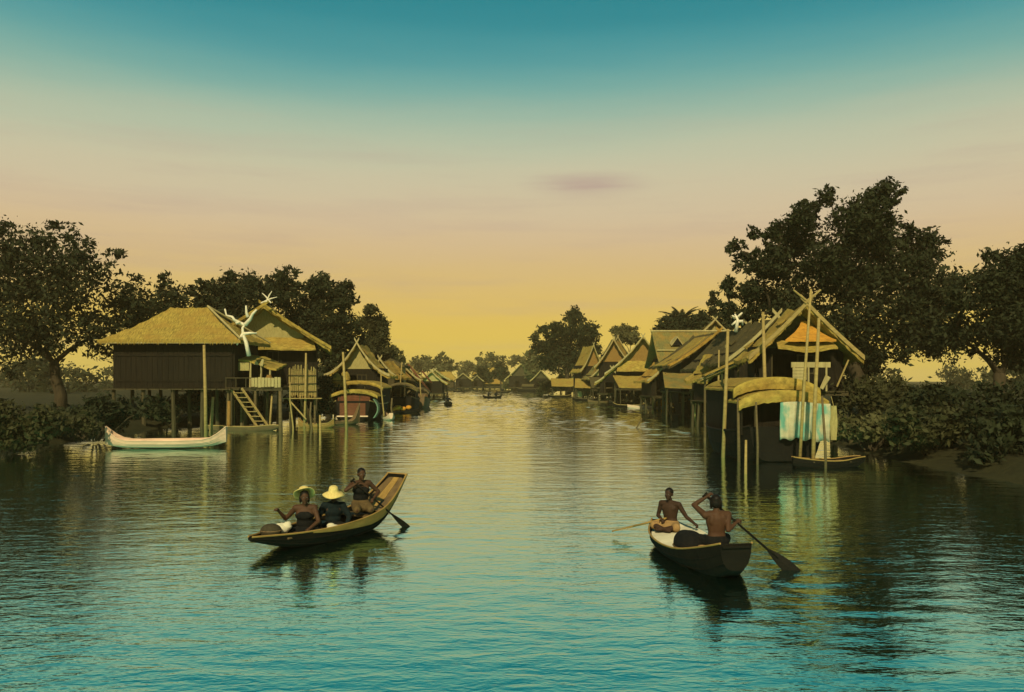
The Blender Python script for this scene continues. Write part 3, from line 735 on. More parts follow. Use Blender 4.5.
# mooring poles : label, foot px/py (water), top px/py, distance, radius, material
POLES = [
 ('tall thin grey pole in front of the dark hip roofed house', (206, 433), (204, 345), 45.2, .10, 'pole'),
 ('short pale post leaning close to the tall pole behind the white boat', (210, 428), (213, 397), 46, .10, 'pole'),
 ('stout reddish stub post under the veranda, closest to the hip roofed house', (228, 424), (229, 401), 47.3, .12, 'mat_orange'),
 ('thin short post standing between the reddish stub and the ladder', (233, 420), (234, 400), 49.5, .08, 'pole'),
 ('thick dark post under the outer corner of the veranda', (281, 437), (280, 391), 44, .11, 'pole_dark'),
 ('crooked pale stake under the middle of the veranda', (269, 421), (272, 394), 49, .07, 'pole'),
 ('slim pole rising through the upright bamboo screen', (304, 413), (306, 353), 50.0, .08, 'pole'),
 ('low stake in front of the small yellow sided boat', (320, 440), (320, 415), 43.5, .07, 'pole'),
 ('tall slim pole in front of the red brown barge', (347, 430), (343, 352), 49.0, .09, 'pole'),
 ('slim pole beyond the red brown barge, below the sweeping roof', (369, 412), (367, 362), 71, .10, 'pole'),
 ('leaning bamboo stake alone in open water beyond the man with the dark paddle', (628, 430), (642, 418), 50, .05, 'pole_dark'),
 ('tallest of the paired bamboo poles beside the end of the arched barge', (722, 459), (728, 329), 31, .075, 'pole'),
 ('shorter upright bamboo pole paired with the tall one beside the arched barge', (726, 452), (722, 374), 33, .065, 'pole'),
 ('short dark stake against the dark end of the arched barge', (739, 462), (738, 398), 29.4, .06, 'pole_dark'),
 ('low stake standing out of the black reflection before the arched barge', (746, 474), (746, 440), 25.6, .05, 'pole'),
 ('thin dark stake just behind the black reflection stake', (733, 458), (734, 402), 31, .05, 'pole_dark'),
 ('bamboo pole leaning up behind the arched barge roof', (768, 412), (763, 312), 35.2, .085, 'pole'),
 ('thin leaning pole crossing the stained cloth', (798, 468), (811, 289), 27.9, .055, 'pole'),
 ('stouter upright pole at the outer edge of the stained cloth', (812, 470), (819, 318), 27.6, .07, 'pole'),
 ('dark slanting pile under the roofs with the sharp gable', (668, 408), (676, 385), 83, .10, 'pole_dark'),
 ('pale slanting prop below the broad swept roof', (638, 404), (651, 381), 98, .10, 'pole'),
 ('pale slanting prop below the small sharp gable', (606, 400), (613, 382), 117, .11, 'pole'),
 ('upright pile between the two slanting props', (626, 401), (627, 384), 110, .10, 'pole'),
 ('thin pole beside the teal sided covered boat', (715, 414), (714, 376), 68, .08, 'pole'),
]
for lb, (fx, fy), (tx, ty), Y, r, m in POLES:
    k = Y / F; foot = P(fx, fy, Y); top = P(tx, ty, Y)
    foot.z = min(foot.z, 0) - .9
    d = top - foot; mid = foot + d * .5 + Vector((random.uniform(-.03, .03), .02, 0)) * d.length * .2
    o = MB().ptube([Vector((0, 0, 0)), mid - foot, d], [r * 1.1, r, r * .75], 8).build('mooring_pole', M[m], None, True, foot)
    tag(o, lb, 'pole', 'mooring poles standing in the canal')

# made-up white branches, shaped after stray scratch marks
def branch(label, paths, Y, grp=None):
    p0 = P(*paths[0][0], Y); o = root('made_up_branch', label, 'branch', p0, 0, grp)
    b = MB(); rnd = random.Random(3)
    for k, pts in enumerate(paths):
        q = [P(*p, Y) - p0 + Vector((0, rnd.uniform(-.25, .25) if 0 < i else 0, 0)) for i, p in enumerate(pts)]
        n = len(q); w = (.115 if k < 2 else .09) * (Y / 48.2) ** 2
        b.ptube(q, [w * (1 - .7 * i / (n - 1)) + .02 for i in range(n)], 7)
    b.build('limb', M['bleached'], o, True)
    return o
branch('made-up white forked branch propped between the two thatched roofs', [[(249, 356), (247, 343), (243, 334), (243, 328), (245, 324)], [(245, 325), (250, 319), (254, 314), (258, 310)], [(245, 325), (240, 323), (235, 320), (233, 317), (225, 315), (225, 309)],
  [(243, 334), (239, 338), (237, 345)], [(248, 317), (246, 312), (247, 306)], [(243, 334), (249, 333), (256, 333)], [(236, 323), (240, 322)]], 48.2)
branch('small made-up white twig caught in the big tree behind the leaning bamboo pole', [[(736, 332), (737, 320), (735, 314)], [(737, 322), (742, 321), (743, 325)], [(737, 321), (732, 325)], [(737, 318), (741, 313)], [(735, 318), (731, 316)]], 41)

# left bank boats
o, st = small_sampan('broad whitewashed boat moored by the dark piles of the hip roofed house', -15.2, 35.2, toward(1, .12), 5.1, .7, 'hull_white', bow=.85)
o.location.z = .12
small_sampan('little boat with a yellow side moored beneath the upright bamboo screen', -12.3, 50.3, toward(1, -.05), 2.3, .5, 'hull_yellow', 'pole', bow=.62)

def barge(label, X, Yf, hw, L, zt, hm, roofs, rz=0, gm='pole', band=.2, bm=None, group='covered barges moored along the canal'):
    """stern at y=0 faces the camera; roofs: (half width, y0, y1, top, rise, material)"""
    o = root('covered_barge', label, 'barge', (X, Yf, 0), rz, group)
    st = [(0, hw * .72, hw * .5, .05, zt * 1.12), (L * .12, hw * .93, hw * .66, -.25, zt * .98), (L * .35, hw, hw * .72, -.35, zt * .9), (L * .65, hw, hw * .72, -.35, zt * .9), (L * .88, hw * .8, hw * .5, -.2, zt), (L, hw * .42, hw * .25, .2, zt * 1.25)]
    boat_hull(st, M[hm], o, .06, M[gm], .05)
    floorboards(o, st, L * .1, L * .9, .3)
    for (w, y0, y1, top, rise, m) in roofs:
        arch_roof(o, w, y0, y1, top, rise, M[m])
        arch_band(o, w * 1.02, y0 - .06, top - .01, rise, band, M[bm or gm])
        zc = top - rise
        for s in (-1, 1): MB().box((s * w * .92, (y0 + y1) / 2, (zt * .85 + zc) / 2 + .05), (.06, y1 - y0 - .3, zc - zt * .85 + .1)).build('cabin_wall', M['wall'], o)
        for s in (-.6, .25): MB().ptube([(s * w, y0 + .18, zt * .5), (s * w, y0 + .18, top - rise * .45)], [.05, .05], 6).build('frame_post', M['wood'], o)
    return o, st
o, st = barge('red brown barge with two yellow arched roof rims moored by the sweeping roof', -11.75, 59, 1.75, 8, 1.3, 'hull_dark', [(1.75, .3, 4.2, 2.3, .5, 'thatch'), (1.85, 2.2, 7, 2.95, .55, 'thatch')], gm='pole', bm='thatch', band=.26)
MB().box((0, -.05, .82), (1.9, .05, .95)).build('stern_panel', M['hull_red'], o); MB().box((0, .5, 1.6), (2.4, .08, .7)).build('cabin_front', M['hull_red'], o)
MB().box((0, -.09, .33), (2.3, .1, .09)).build('rub_strake', M['hull_white'], o)
g = [[(1.5 + .32 * math.sin(u * 3.1), -.1 + v * .9, 1.6 - 1.4 * u) for v in (0, .5, 1)] for u in np.linspace(0, 1, 8)]
MB().sheet(g, Vector((.09, 0, 0))).build('rudder', M['green_paint'], o)
for k, (px, py, r) in enumerate(((333, 381, 6), (341, 378, 7))):
    p = P(px, py, 60.5)
    o = root('basket', ('round pale straw bundle nearer the bamboo screen on the barge roof' if k == 0 else 'tall pale straw bundle behind the slim pole on the barge roof'), 'bundle', (p.x, 61.6 + k * .3, 2.55), 0)
    b = MB(); b.ball((0, 0, .4), (.42, .42, .52 + .15 * k), 14, 10); o2 = b.build('straw', M['thatch'], o, True)
    for v in o2.data.vertices: v.co *= 1 + random.uniform(-.09, .09)
    MB().ptube([(.43 * math.cos(a), .43 * math.sin(a), .4) for a in np.linspace(0, 2 * math.pi, 14)], .025, 5).build('tie', M['wood'], o)

o = small_sampan('dark brown boat with a steep stern beside the yellow sided boat', -12.0, 53.6, toward(.9, .4), 3.6, .7, 'hull_brown', bow=1.5)[0]

o = stilt_house('small house with a sweeping upturned thatch roof behind the red brown barge', -13.0, 67, 1.9, 2.75, 5, 1.5, 3.35, 6.1, M['thatch'], curve=.75, front=.8, group='thatched houses on piles', nst=3)
# pale two-tier house
o = root('plank_house', 'pale plank house with a flat dark eave beyond the sweeping roof', 'house', (-13.2, 88, 0), 0, 'thatched houses on piles')
hip_grid(1.7, 2.6, 1.4, 5.35, 4.55, M['thatch_dark'], o)
walls(o, 1.25, -1.8, 1.8, 2.0, 4.75, M['board'], wins=1); deck(o, -1.6, 1.6, -2.4, 2.2, 2.0)
stilts(o, (-1.3, 0, 1.3), (-2.2, 1.9), -.8, 1.9)
o, st = barge('dark rice barge with a high curved prow piled with bundles below the orange roofs', -10.4, 74, 1.5, 9, 1.3, 'hull_dark', [(1.5, 1.2, 4.6, 2.75, .8, 'thatch'), (1.25, 4, 7.5, 2.3, .6, 'thatch')], gm='pole_dark', rz=R(3))
o, st = barge('dark barge with a pale side panel lying outermost beyond the rice barge', -9.9, 83, 1.15, 9, 1.15, 'hull_brown', [(1.15, 2.2, 6.6, 2.2, .6, 'thatch_dark')], gm='pole_dark', rz=R(3))
o = root('cargo_heap', 'heap of bright orange goods in the sampan under the rice barge', 'cargo', (-9.85, 71.6, .18))
b = MB()
for i in range(9): b.ball((random.uniform(-.7, .7), random.uniform(-.2, .2), .15 + random.uniform(0, .25)), (.28, .22, .2), 8, 6)
b.build('sacks', M['cargo_orange'], o, True)
small_sampan('pale sampan nosed in beside the green rudder of the red brown barge', -9.4, 60.5, toward(.3, -1), 3.6, .45, 'hull_white', 'hull_brown', bow=.6)
small_sampan('low sampan carrying bright orange goods under the dark rice barge', -9.9, 71.6, toward(1, .1), 3.4, .42, 'hull_dark')
for lb, x, Y, px0, py0, px1, py1 in (('long dark red beam slanting up over the orange roofs beyond the rice barge', 0, 96, 430, 388, 408, 364), ('second slanting brown beam closer to the open water beyond the rice barge', 0, 118, 432, 380, 422, 371)):
    a, c = P(px0, py0, Y), P(px1, py1, Y); a.z -= .5
    tag(MB().ptube([(0, 0, 0), c - a], [.16, .10], 7).build('slanting_beam', M['hull_red'], None, True, a), lb, 'beam')
stilt_house('orange thatched hut right behind the rice barge', -14.3, 106, 1.6, 2.3, 5, 1.2, 3.3, 5.3, M['thatch_orange'], curve=.4, front=.7, group='thatched houses on piles', nst=3, wins=0)
stilt_house('low orange roofed hut standing out over the water beyond the rice barge', -12.9, 128, 1.7, 2.6, 5, .9, 2.4, 4.4, M['thatch_orange'], curve=.5, front=.6, group='thatched houses on piles', nst=3, wins=0)
stilt_house('grey thatched hut between the orange huts and the far trees', -15.2, 158, 2.0, 3.0, 6, 1.1, 3.0, 5.0, M['thatch'], curve=.4, front=.7, group='thatched houses on piles', nst=3, wins=0)

# ------------------------------------------------------------------ far bank
FB = 'thatched houses along the far bank'
def far_house(label, px, Y, hw, ez, rz, m, rzot=0, depth=6, floor=.9, curve=.3):
    stilt_house(label, (px - 512) * Y / F, Y, hw * .74, hw, depth, floor, ez, rz, M[m], curve=curve, front=.8, group=FB, rzot=rzot, nst=3, wins=0, cat='house', finial=False, panel=M['wood'])
def far_long(label, px, Y, hl, ez, rz, m, hip=2.2):
    o = root('long_house', label, 'house', ((px - 512) * Y / F, Y, 0), R(90), FB)
    hip_grid(3.2, hl, hl - hip, rz, ez, M[m], o); walls(o, 2.3, -hl + 1.2, hl - 1.2, .9, ez + .3, M['wood'], wins=0)
    deck(o, -2.8, 2.8, -hl + .8, hl - .8, .9); stilts(o, (-2.3, 2.2), np.linspace(-hl + 1.2, hl - 1.2, 4), -.8, .8)
far_long('long low brown roofed house on the far bank below the round dark tree', 440, 252, 5.6, 3.2, 5.6, 'thatch')
far_house('bright yellow thatched hut midway along the far bank', 463, 240, 3.0, 2.9, 5.0, 'thatch_orange')
far_long('pale roofed hall behind the far bank huts under the tallest round tree', 490, 276, 6.0, 5.0, 7.3, 'thatch')
far_long('low reddish roofed shed at the water under the tallest round tree', 492, 262, 4.0, 1.9, 3.3, 'thatch_orange')
far_house('wide yellow gable with a dark open front beside the dark cargo boat', 521, 228, 4.6, 3.2, 7.6, 'thatch', curve=.2)
far_house('yellow hut just in front of the big lone tree', 541, 205, 2.8, 2.8, 5.6, 'thatch_orange', curve=.3)
far_house('tiny hut by the water at the bend beyond the orange huts', 433, 225, 2.6, 1.9, 3.6, 'thatch')
far_house('small grey hut beside the bright yellow hut on the far bank', 477, 252, 2.2, 2.6, 4.4, 'thatch_grey')
far_house('grey brown hut under the big lone tree', 562, 165, 2.6, 2.3, 4.3, 'thatch', curve=.3)
far_house('second hut under the big lone tree, closer to the row of roofs', 577, 150, 2.2, 2.3, 4.2, 'thatch_grey', curve=.3)

# ------------------------------------------------------------------ right bank houses
RB = 'thatched houses on piles'
stilt_house('small sharp gable ending the row of roofs beside the big lone tree', 12.65, 124, 1.7, 2.15, 6, 2.0, 4.3, 8.4, M['thatch'], curve=.5, front=.9, group=RB, nst=3, panel=M['mat_orange'], rzot=R(11))
stilt_house('orange thatched house between the small sharp gable and the broad swept gable', 14.0, 110, 2.2, 2.7, 7, 2.0, 4.7, 8.6, M['thatch_orange'], curve=.35, front=.9, group=RB, nst=3, panel=M['mat_orange'], rzot=R(-14))
stilt_house('small high gable peeping over the roofs behind the orange thatched house', 18.0, 136, 2.0, 2.6, 9, 2.2, 6.6, 10.3, M['thatch_grey'], curve=.3, front=.6, group=RB, nst=3)
stilt_house('house with a broad swept gable and an orange panel over the water', 15.4, 94, 3.2, 4.5, 8, 2.0, 3.7, 8.1, M['thatch'], curve=.4, front=1.0, group=RB, nst=4, panel=M['mat_orange'], pent=(5.3, 4.1, 2.9), rzot=R(-9))
o = root('long_house', 'long grey roofed house with its ridge across the view and a tiny dormer', 'house', (19.2, 83, 0), R(90), RB)
b = MB(); g = []
for i in range(13):
    row = []
    for j in range(-8, 9):
        t = abs(j) / 8; d = .7 * t + .3 * (1 - (1 - t) ** 2)
        row.append(((1 if j > 0 else -1) * 4.6 * t, -4.7 + 9.4 * i / 12, 8.0 - 3.6 * d + random.uniform(-.05, .05)))
    g.append(row)
b.sheet(g, .16).build('roof', M['thatch_grey'], o)
MB().tube((0, -4.8, 8.08), (0, 4.8, 8.08), .11).build('ridge_cap', M['board'], o)
MB().box((-2.6, 0, 6.02), (.08, 9.3, .10)).build('roof_batten', M['board'], o)
walls(o, 3.4, -4, 4, 2.0, 5.2, wins=0); deck(o, -4.2, 3.6, -4.3, 4.3, 2.0); stilts(o, (-3.8, 0, 3.4), np.linspace(-4, 4, 4), -.8, 1.9)
b = MB(); b.slab([(-2.05, 1.9, 6.5), (-2.05, 2.5, 7.35), (-.9, 2.5, 7.45), (-.9, 1.9, 6.9)], .08); b.slab([(-2.05, 3.1, 6.5), (-2.05, 2.5, 7.35), (-.9, 2.5, 7.45), (-.9, 3.1, 6.9)], .08)
b.build('dormer', M['board'], o)
MB().slab([(-1.95, 2.0, 6.5), (-1.95, 3.0, 6.5), (-1.95, 2.5, 7.25)], .05).build('dormer_vent', M['hull_dark'], o)
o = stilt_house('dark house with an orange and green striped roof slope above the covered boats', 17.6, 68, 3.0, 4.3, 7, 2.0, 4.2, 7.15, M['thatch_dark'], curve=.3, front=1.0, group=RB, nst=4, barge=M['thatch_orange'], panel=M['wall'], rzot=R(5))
for k, (y0, m) in enumerate(((.15, 'thatch_bright'), (.75, 'thatch_grey'), (1.3, 'thatch_orange'), (2.1, 'thatch'))):
    g = []
    for i in range(4):
        row = []
        for j in range(2, 19):
            t = j / 18; d = .7 * t + .3 * (1 - (1 - t) ** 2); row.append((-4.32 * t, y0 + (.5 if k < 3 else 3) * i / 3, 7.15 - 2.95 * d + .10))
        g.append(row)
    MB().sheet(g, .08).build('roof_strip', M[m], o)
stilt_house('dark gabled house behind the paired bamboo poles with a pale pointed bargeboard', 22.6, 89, 2.4, 3.0, 7, 2.2, 7.0, 9.7, M['thatch_grey'], curve=.2, front=.8, group=RB, nst=3)
stilt_house('dark roofed house with one pale rake standing behind the paired bamboo poles', 15.6, 53, 2.2, 3.0, 7, 2.3, 3.8, 6.6, M['thatch_dark'], curve=.35, front=1.0, group=RB, nst=3)
stilt_house('dim gabled house squeezed just behind the near orange gable', 14.9, 45, 2.1, 2.9, 6, 2.3, 4.0, 6.6, M['thatch_dark'], curve=.25, front=1.0, group=RB, nst=3, panel=M['wall'])
# near house
o = stilt_house('near house with crossed ridge tips and a bright orange gable above the arched barge', 13.25, 36, 2.05, 2.6, 2.5, 2.5, 3.95, 6.42, M['thatch'], curve=.12, front=1.0, group=RB, nst=3, panel=M['thatch_dark'], barge=M['pole'], deckf=.9)
for s in (-1, 1):
    MB().ptube([(s * .1, -.08, 6.45), (-s * .62, -.08, 7.05)], [.07, .04], 6).build('ridge_tip', M['pole'], o)
# orange inner hip roof under the gable
b = MB(); g = []
for i in range(7):
    u = i / 6; w = .18 + (1.15 - .18) * u ** 1.25
    g.append([(.2 + x * w, .75 - .75 * u, 5.72 - .92 * u ** .8 + random.uniform(-.015, .015)) for x in np.linspace(-1, 1, 11)])
b.sheet(g, .08).build('inner_roof', M['thatch_bright'], o)
b = MB(); g = []
for i in range(5):
    u = i / 4; g.append([(.05 + x * (1.25 + .1 * u), .5 - .55 * u, 4.75 - .36 * u + random.uniform(-.02, .02) - .08 * math.cos(x * 3)) for x in np.linspace(-1, 1, 15)])
b.sheet(g, .08).build('straw_fringe', M['thatch'], o)
b = MB()
for x in (-.65, 0, .8): b.tube((x, -.25, 2.5), (x, -.25, 3.72), .045)
b.box((.1, -.25, 3.68), (1.75, .07, .24)); b.build('balcony_rail', M['board'], o)
b = MB()
for i in range(4): b.box((-.42, -.3, 3.48 - i * .14), (.62, .05, .125), rz=0)
b.build('balcony_boarding', M['board'], o)
MB().ptube([(.55, -.32, 2.6), (.85, -.32, 3.15)], [.09, .14], 6).build('bracket', M['board'], o)
MB().ptube([(1.25, -.3, 2.7), (1.75, -.35, 3.9)], [.04, .04], 6).build('brace', M['pole'], o)
# slatted awning
o = root('awning', 'drooping slatted mat awning between the paired poles and the near house', 'awning', (10.4, 39.5, 0))
for k in range(3):
    g = []
    for i in range(4):
        g.append([(-1.0 + 1.9 * v, -.5 + k * .55 + i * .2, 3.25 + .85 * v - k * .18 + random.uniform(-.02, .02)) for v in np.linspace(0, 1, 8)])
    MB().sheet(g, .06).build('mat_panel', M['thatch'] if k != 1 else M['board'], o)
for x, h in ((-.85, 3.2), (.8, 3.9)): MB().ptube([(x, .1, -.8), (x, .1, h)], [.07, .05], 6).build('post', M['pole_dark'], o)
b = MB(); b.tube((-1, .1, 3.15), (1, .1, 4.0), .04); b.build('rafter', M['pole_dark'], o)

# near barge and cloth
o, st = barge('near black covered barge with two overlapping arched thatch roofs', 9.95, 29.2, 1.75, 6.5, 1.15, 'hull_dark', [(1.6, .9, 5.6, 3.1, .45, 'thatch'), (1.62, .12, 1.7, 2.62, .42, 'thatch')], gm='hull_dark', bm='thatch', band=.42)
b = MB()
b.box((0, 1.05, 1.55), (2.9, .07, 1.6)); b.build('cabin_front', M['wall'], o)
g = []
for i in range(10):
    z = 2.18 - 1.36 * i / 9
    g.append([(9.72 + 1.78 * v, 28.95 + .07 * math.sin(v * 17 + i * .25) + .03 * math.sin(v * 41), z + .04 * math.sin(v * 5) + (.05 * math.sin(v * 23) if i == 9 else 0)) for v in np.linspace(0, 1, 40)])
b = MB(); ctr = Vector((10.6, 28.95, 1.5)); g = [[Vector(p) - ctr for p in r] for r in g]
o = b.sheet(g, Vector((0, .02, 0))).build('hanging_cloth', M['stained'], None, True, ctr); tag(o, 'white cloth with teal stains hung from the end of the near arched barge', 'cloth')
o = root('woven_fender', 'pale narrow woven mat hung next to the stained cloth', 'mat', (11.62, 28.9, 1.45))
g = [[(.14 * x * (1 - .3 * abs(u)), .03 * math.cos(x * 2), u * .62) for x in (-1, -.3, .3, 1)] for u in np.linspace(-1, 1, 9)]
MB().sheet(g, Vector((0, .03, 0))).build('matting', M['mat_panel'], o)
MB().tube((0, 0, .6), (-.05, .1, .95), .012, .012).build('cord', M['pole'], o)
small_sampan('dark skiff with an orange rim floating below the stained cloth', 10.9, 27.6, toward(1, .15), 2.6, .36, 'hull_dark', 'hull_yellow', bow=.36)

# right side small boats
small_sampan('slender whitish sampan moored beneath the long grey roof', 14.4, 84.5, toward(1, -.05), 4.4, .42, 'hull_white', bow=.4)
o = root('cargo_heap', 'orange heap of goods at the end of the slender whitish sampan', 'cargo', (16.0, 83.6, .3))
b = MB()
for i in range(12): b.ball((random.uniform(-1.0, 1.0), random.uniform(-.25, .25), .22 + random.uniform(-.05, .2)), (.35, .25, .26), 8, 6)
b.build('sacks', M['cargo_orange'], o, True)
o, st = barge('covered boat with a teal side and pale flat thatch canopy', 16.9, 73.5, 1.2, 6, .95, 'hull_dark', [(1.65, .2, 5, 3.5, .35, 'thatch')], gm='pole_dark')
MB().box((.2, .12, 1.75), (1.7, .06, 1.25)).build('side_cloth', M['teal_cloth'], o)
small_sampan('dark tilted skiff drawn up beside the paired bamboo poles', 16.1, 62, toward(.8, -.6), 3.6, .45, 'pole_dark', 'pole', bow=.6)
small_sampan('dark skiff lying under the broad swept gable', 14.0, 99, toward(1, .2), 4.2, .45, 'hull_dark', 'pole_dark', bow=.5)
o = root('basket', 'pale round basket on the bank under the big lone tree', 'basket', P(580, 387, 128).xyz, 0); o.location.z = .35
MB().ball((0, 0, .55), (.7, .6, .6), 14, 10).build('body', M['board'], o, True); MB().ptube([(.5 * math.cos(a), .45 * math.sin(a), .98) for a in np.linspace(0, 6.283, 14)], .07, 5).build('rim', M['wood'], o)

for lb, px, Y, hw, sp, dp, fl, ez, rz_, m, cv, rt, pn in (
    ('little grey hut wedged between the small sharp gable and the orange thatched house', 603, 118, 1.6, 2.2, 4, 1.6, 3.2, 5.4, 'thatch_grey', .4, 12, 'mat_panel'),
    ('low hut with a sagging pale roof below the orange thatched house', 612, 104, 1.7, 2.3, 3.4, 1.3, 2.6, 4.5, 'thatch', .55, -20, 'wall'),
    ('tilted golden roofed shed leaning out beneath the long grey roof', 668, 80, 1.6, 2.3, 3.2, 1.4, 2.9, 4.9, 'thatch_orange', .5, 16, 'wall'),
    ('narrow brown hut between the striped roof and the covered teal boat', 698, 72, 1.4, 2.0, 3, 1.5, 3.1, 5.2, 'thatch', .5, -24, 'mat_panel'),
    ('small ragged shed with a pale roof behind the paired bamboo poles', 728, 50, 1.1, 1.6, 2.6, 1.7, 3.0, 4.7, 'thatch', .5, 20, 'wall')):
    stilt_house(lb, (px - 512) * Y / F, Y, hw, sp, dp, fl, ez, rz_, M[m], curve=cv, front=.5, group=RB, rzot=R(rt), nst=3, wins=0, panel=M[pn])
for lb, (fx, fy), (tx, ty), Y, r, m in (
    ('crooked thin pole left of the near house eave, leaning over the mat awning', (716, 432), (719, 350), 46, .06, 'pole'), ('short pole against the slatted mat awning', (732, 446), (731, 378), 37, .05, 'pole'),
    ('thin pole standing right before the dark cabin of the arched barge', (757, 470), (756, 402), 28.6, .045, 'pole_dark'), ('dark leaning stake by the orange rimmed skiff', (826, 470), (822, 396), 27.2, .05, 'pole_dark'),
    ('pale slanting prop beneath the tilted golden shed', (660, 406), (672, 388), 88, .08, 'pole'), ('thin tall pole among the low awnings', (648, 405), (648, 366), 94, .08, 'pole'),
    ('short pale post by the dark skiff under the ragged low awning', (652, 409), (653, 394), 82, .08, 'pole'), ('pole leaning over the narrow brown hut', (694, 415), (698, 362), 67, .07, 'pole')):
    foot = P(fx, fy, Y); top = P(tx, ty, Y); foot.z = -.9; d = top - foot
    tag(MB().ptube([Vector((0, 0, 0)), d * .5 + Vector((.05, .02, 0)), d], [r * 1.1, r, r * .75], 8).build('mooring_pole', M[m], None, True, foot), lb, 'pole', 'mooring poles standing in the canal')
# left middle bank
for lb, (fx, fy), (tx, ty), Y, r, m in (
    ('thin leaning pole between the red brown barge and the white pale sampan', (384, 420), (381, 372), 60, .06, 'pole'), ('short dark pile at the bow of the pale sampan', (392, 418), (392, 398), 62, .09, 'pole_dark'),
    ('thin pole rising over the bundles of the dark rice barge', (399, 410), (402, 362), 77, .07, 'pole'), ('crooked stake at the outer side of the dark rice barge', (423, 408), (420, 380), 84, .07, 'pole'),
    ('pair of tall poles beyond the rice barge, the straighter one', (413, 403), (413, 366), 100, .08, 'pole'), ('pale pile in front of the low pale hut', (388, 409), (388, 390), 83, .09, 'pole'),
    ('thin bent pole standing before the bamboo screen shelf', (293, 428), (290, 382), 47, .05, 'pole'), ('grey pile under the shelf of the bamboo screen', (311, 420), (311, 402), 48.6, .07, 'pole_dark')):
    foot = P(fx, fy, Y); top = P(tx, ty, Y); foot.z = -.9; d = top - foot
    tag(MB().ptube([Vector((0, 0, 0)), d * .3 + Vector((.06, .02, 0)), d * .7 + Vector((-.05, 0, 0)), d], [r * 1.1, r, r * .9, r * .7], 8).build('mooring_pole', M[m], None, True, foot), lb.replace('pair of tall poles beyond the rice barge, the straighter one', 'tall straight pole beyond the dark rice barge'), 'pole', 'mooring poles standing in the canal')
o = root('landing_stage', 'narrow plank landing stage on thin piles between the two dark barges', 'landing', (-12.6, 68.5, 0))
deck(o, -1.6, 1.5, -1.2, 1.0, 1.15, M['board']); stilts(o, (-1.4, 0, 1.3), (-1.0, .8), -.8, 1.0, .07, M['pole'])
MB().ptube([(1.3, -1.2, -.4), (.9, -1.0, 1.2)], [.05, .05], 6).build('brace', M['pole'], o)
for lb, px, Y, hw, sp, dp, fl, ez, rz_, m, cv, rt, pn in (
    ('small golden hut tucked between the sweeping roof and the pale plank house', 380, 78, 1.3, 1.9, 3.4, 1.6, 3.2, 5.0, 'thatch_orange', .5, -14, 'mat_panel'),
    ('low pale hut on short piles right behind the dark rice barge', 404, 92, 1.4, 2.0, 3.4, 1.4, 2.9, 4.6, 'thatch', .5, 15, 'mat_orange')):
    stilt_house(lb, (px - 512) * Y / F, Y, hw, sp, dp, fl, ez, rz_, M[m], curve=cv, front=.5, group=RB, rzot=R(rt), nst=3, wins=0, panel=M[pn], wallm=M['wood'])
o = root('fence', 'rough pale paling fence on the bank behind the red brown barge', 'fence', (-13.6, 63.5, .4)); b_ = MB()
for i in range(16): b_.box((-1.6 + i * .2, random.uniform(-.03, .03), .8 + random.uniform(-.12, .12)), (.13, .04, 1.7))
b_.build('palings', M['board'], o); b_ = MB(); b_.box((0, .05, .5), (3.3, .05, .1)); b_.box((0, .05, 1.2), (3.3, .05, .1)); b_.build('rail', M['wood'], o)
def awning(label, X, Y, w, d, z0, z1, m, rz=0):
    z0 += .55; z1 += 1.15; d += 1.0; w += .9
    o = root('awning', label, 'awning', (X, Y, 0), rz, 'low awnings over the water'); g = []
    for i in range(5):
        u = i / 4; g.append([(-w / 2 + w * v, -d / 2 + d * u, z0 + (z1 - z0) * u - .1 * math.sin(v * 3.1) + random.uniform(-.03, .03)) for v in np.linspace(0, 1, 10)])
    MB().sheet(g, .07).build('roof', M[m], o)
    for x in (-.45, .45):
        for q, zz in ((-.42, z0), (.42, z1)): MB().ptube([(x * w + random.uniform(-.1, .1), q * d, -.8), (x * w, q * d, zz - .05)], [.07, .05], 6).build('post', M['wood'], o)
awning('low grey mat awning over the water beneath the striped roof', 14.6, 66, 3.2, 2.4, 1.9, 2.5, 'thatch_grey', R(-8))
awning('ragged low awning between the broad swept gable and the long grey roof', 13.6, 90, 3.0, 2.2, 1.7, 2.4, 'thatch', R(5))
awning('low brown awning beneath the orange thatched house', 12.6, 107, 3.4, 2.4, 1.5, 2.3, 'thatch_dark')
awning('low pale awning in front of the small sharp gable', 11.6, 120, 3.4, 2.4, 1.4, 2.1, 'thatch', R(-6))
awning('yellowish awning under the big lone tree', 9.4, 146, 3.6, 2.6, 1.4, 2.2, 'thatch')
small_sampan('dark skiff tied under the ragged low awning', 12.9, 88, toward(1, -.3), 3.6, .45, 'hull_dark', 'pole', bow=.5)
small_sampan('dark skiff tied under the low brown awning', 11.7, 105, toward(.9, .4), 4, .45, 'hull_brown', 'pole_dark', bow=.5)
small_sampan('narrow dark skiff lying off the small sharp gable', 10.8, 117, toward(1, .1), 4, .45, 'hull_dark', 'pole_dark', bow=.5)
small_sampan('skiff with pale rims lying under the big lone tree', 8.4, 141, toward(1, .3), 4.4, .5, 'hull_dark', 'pole', bow=.5)
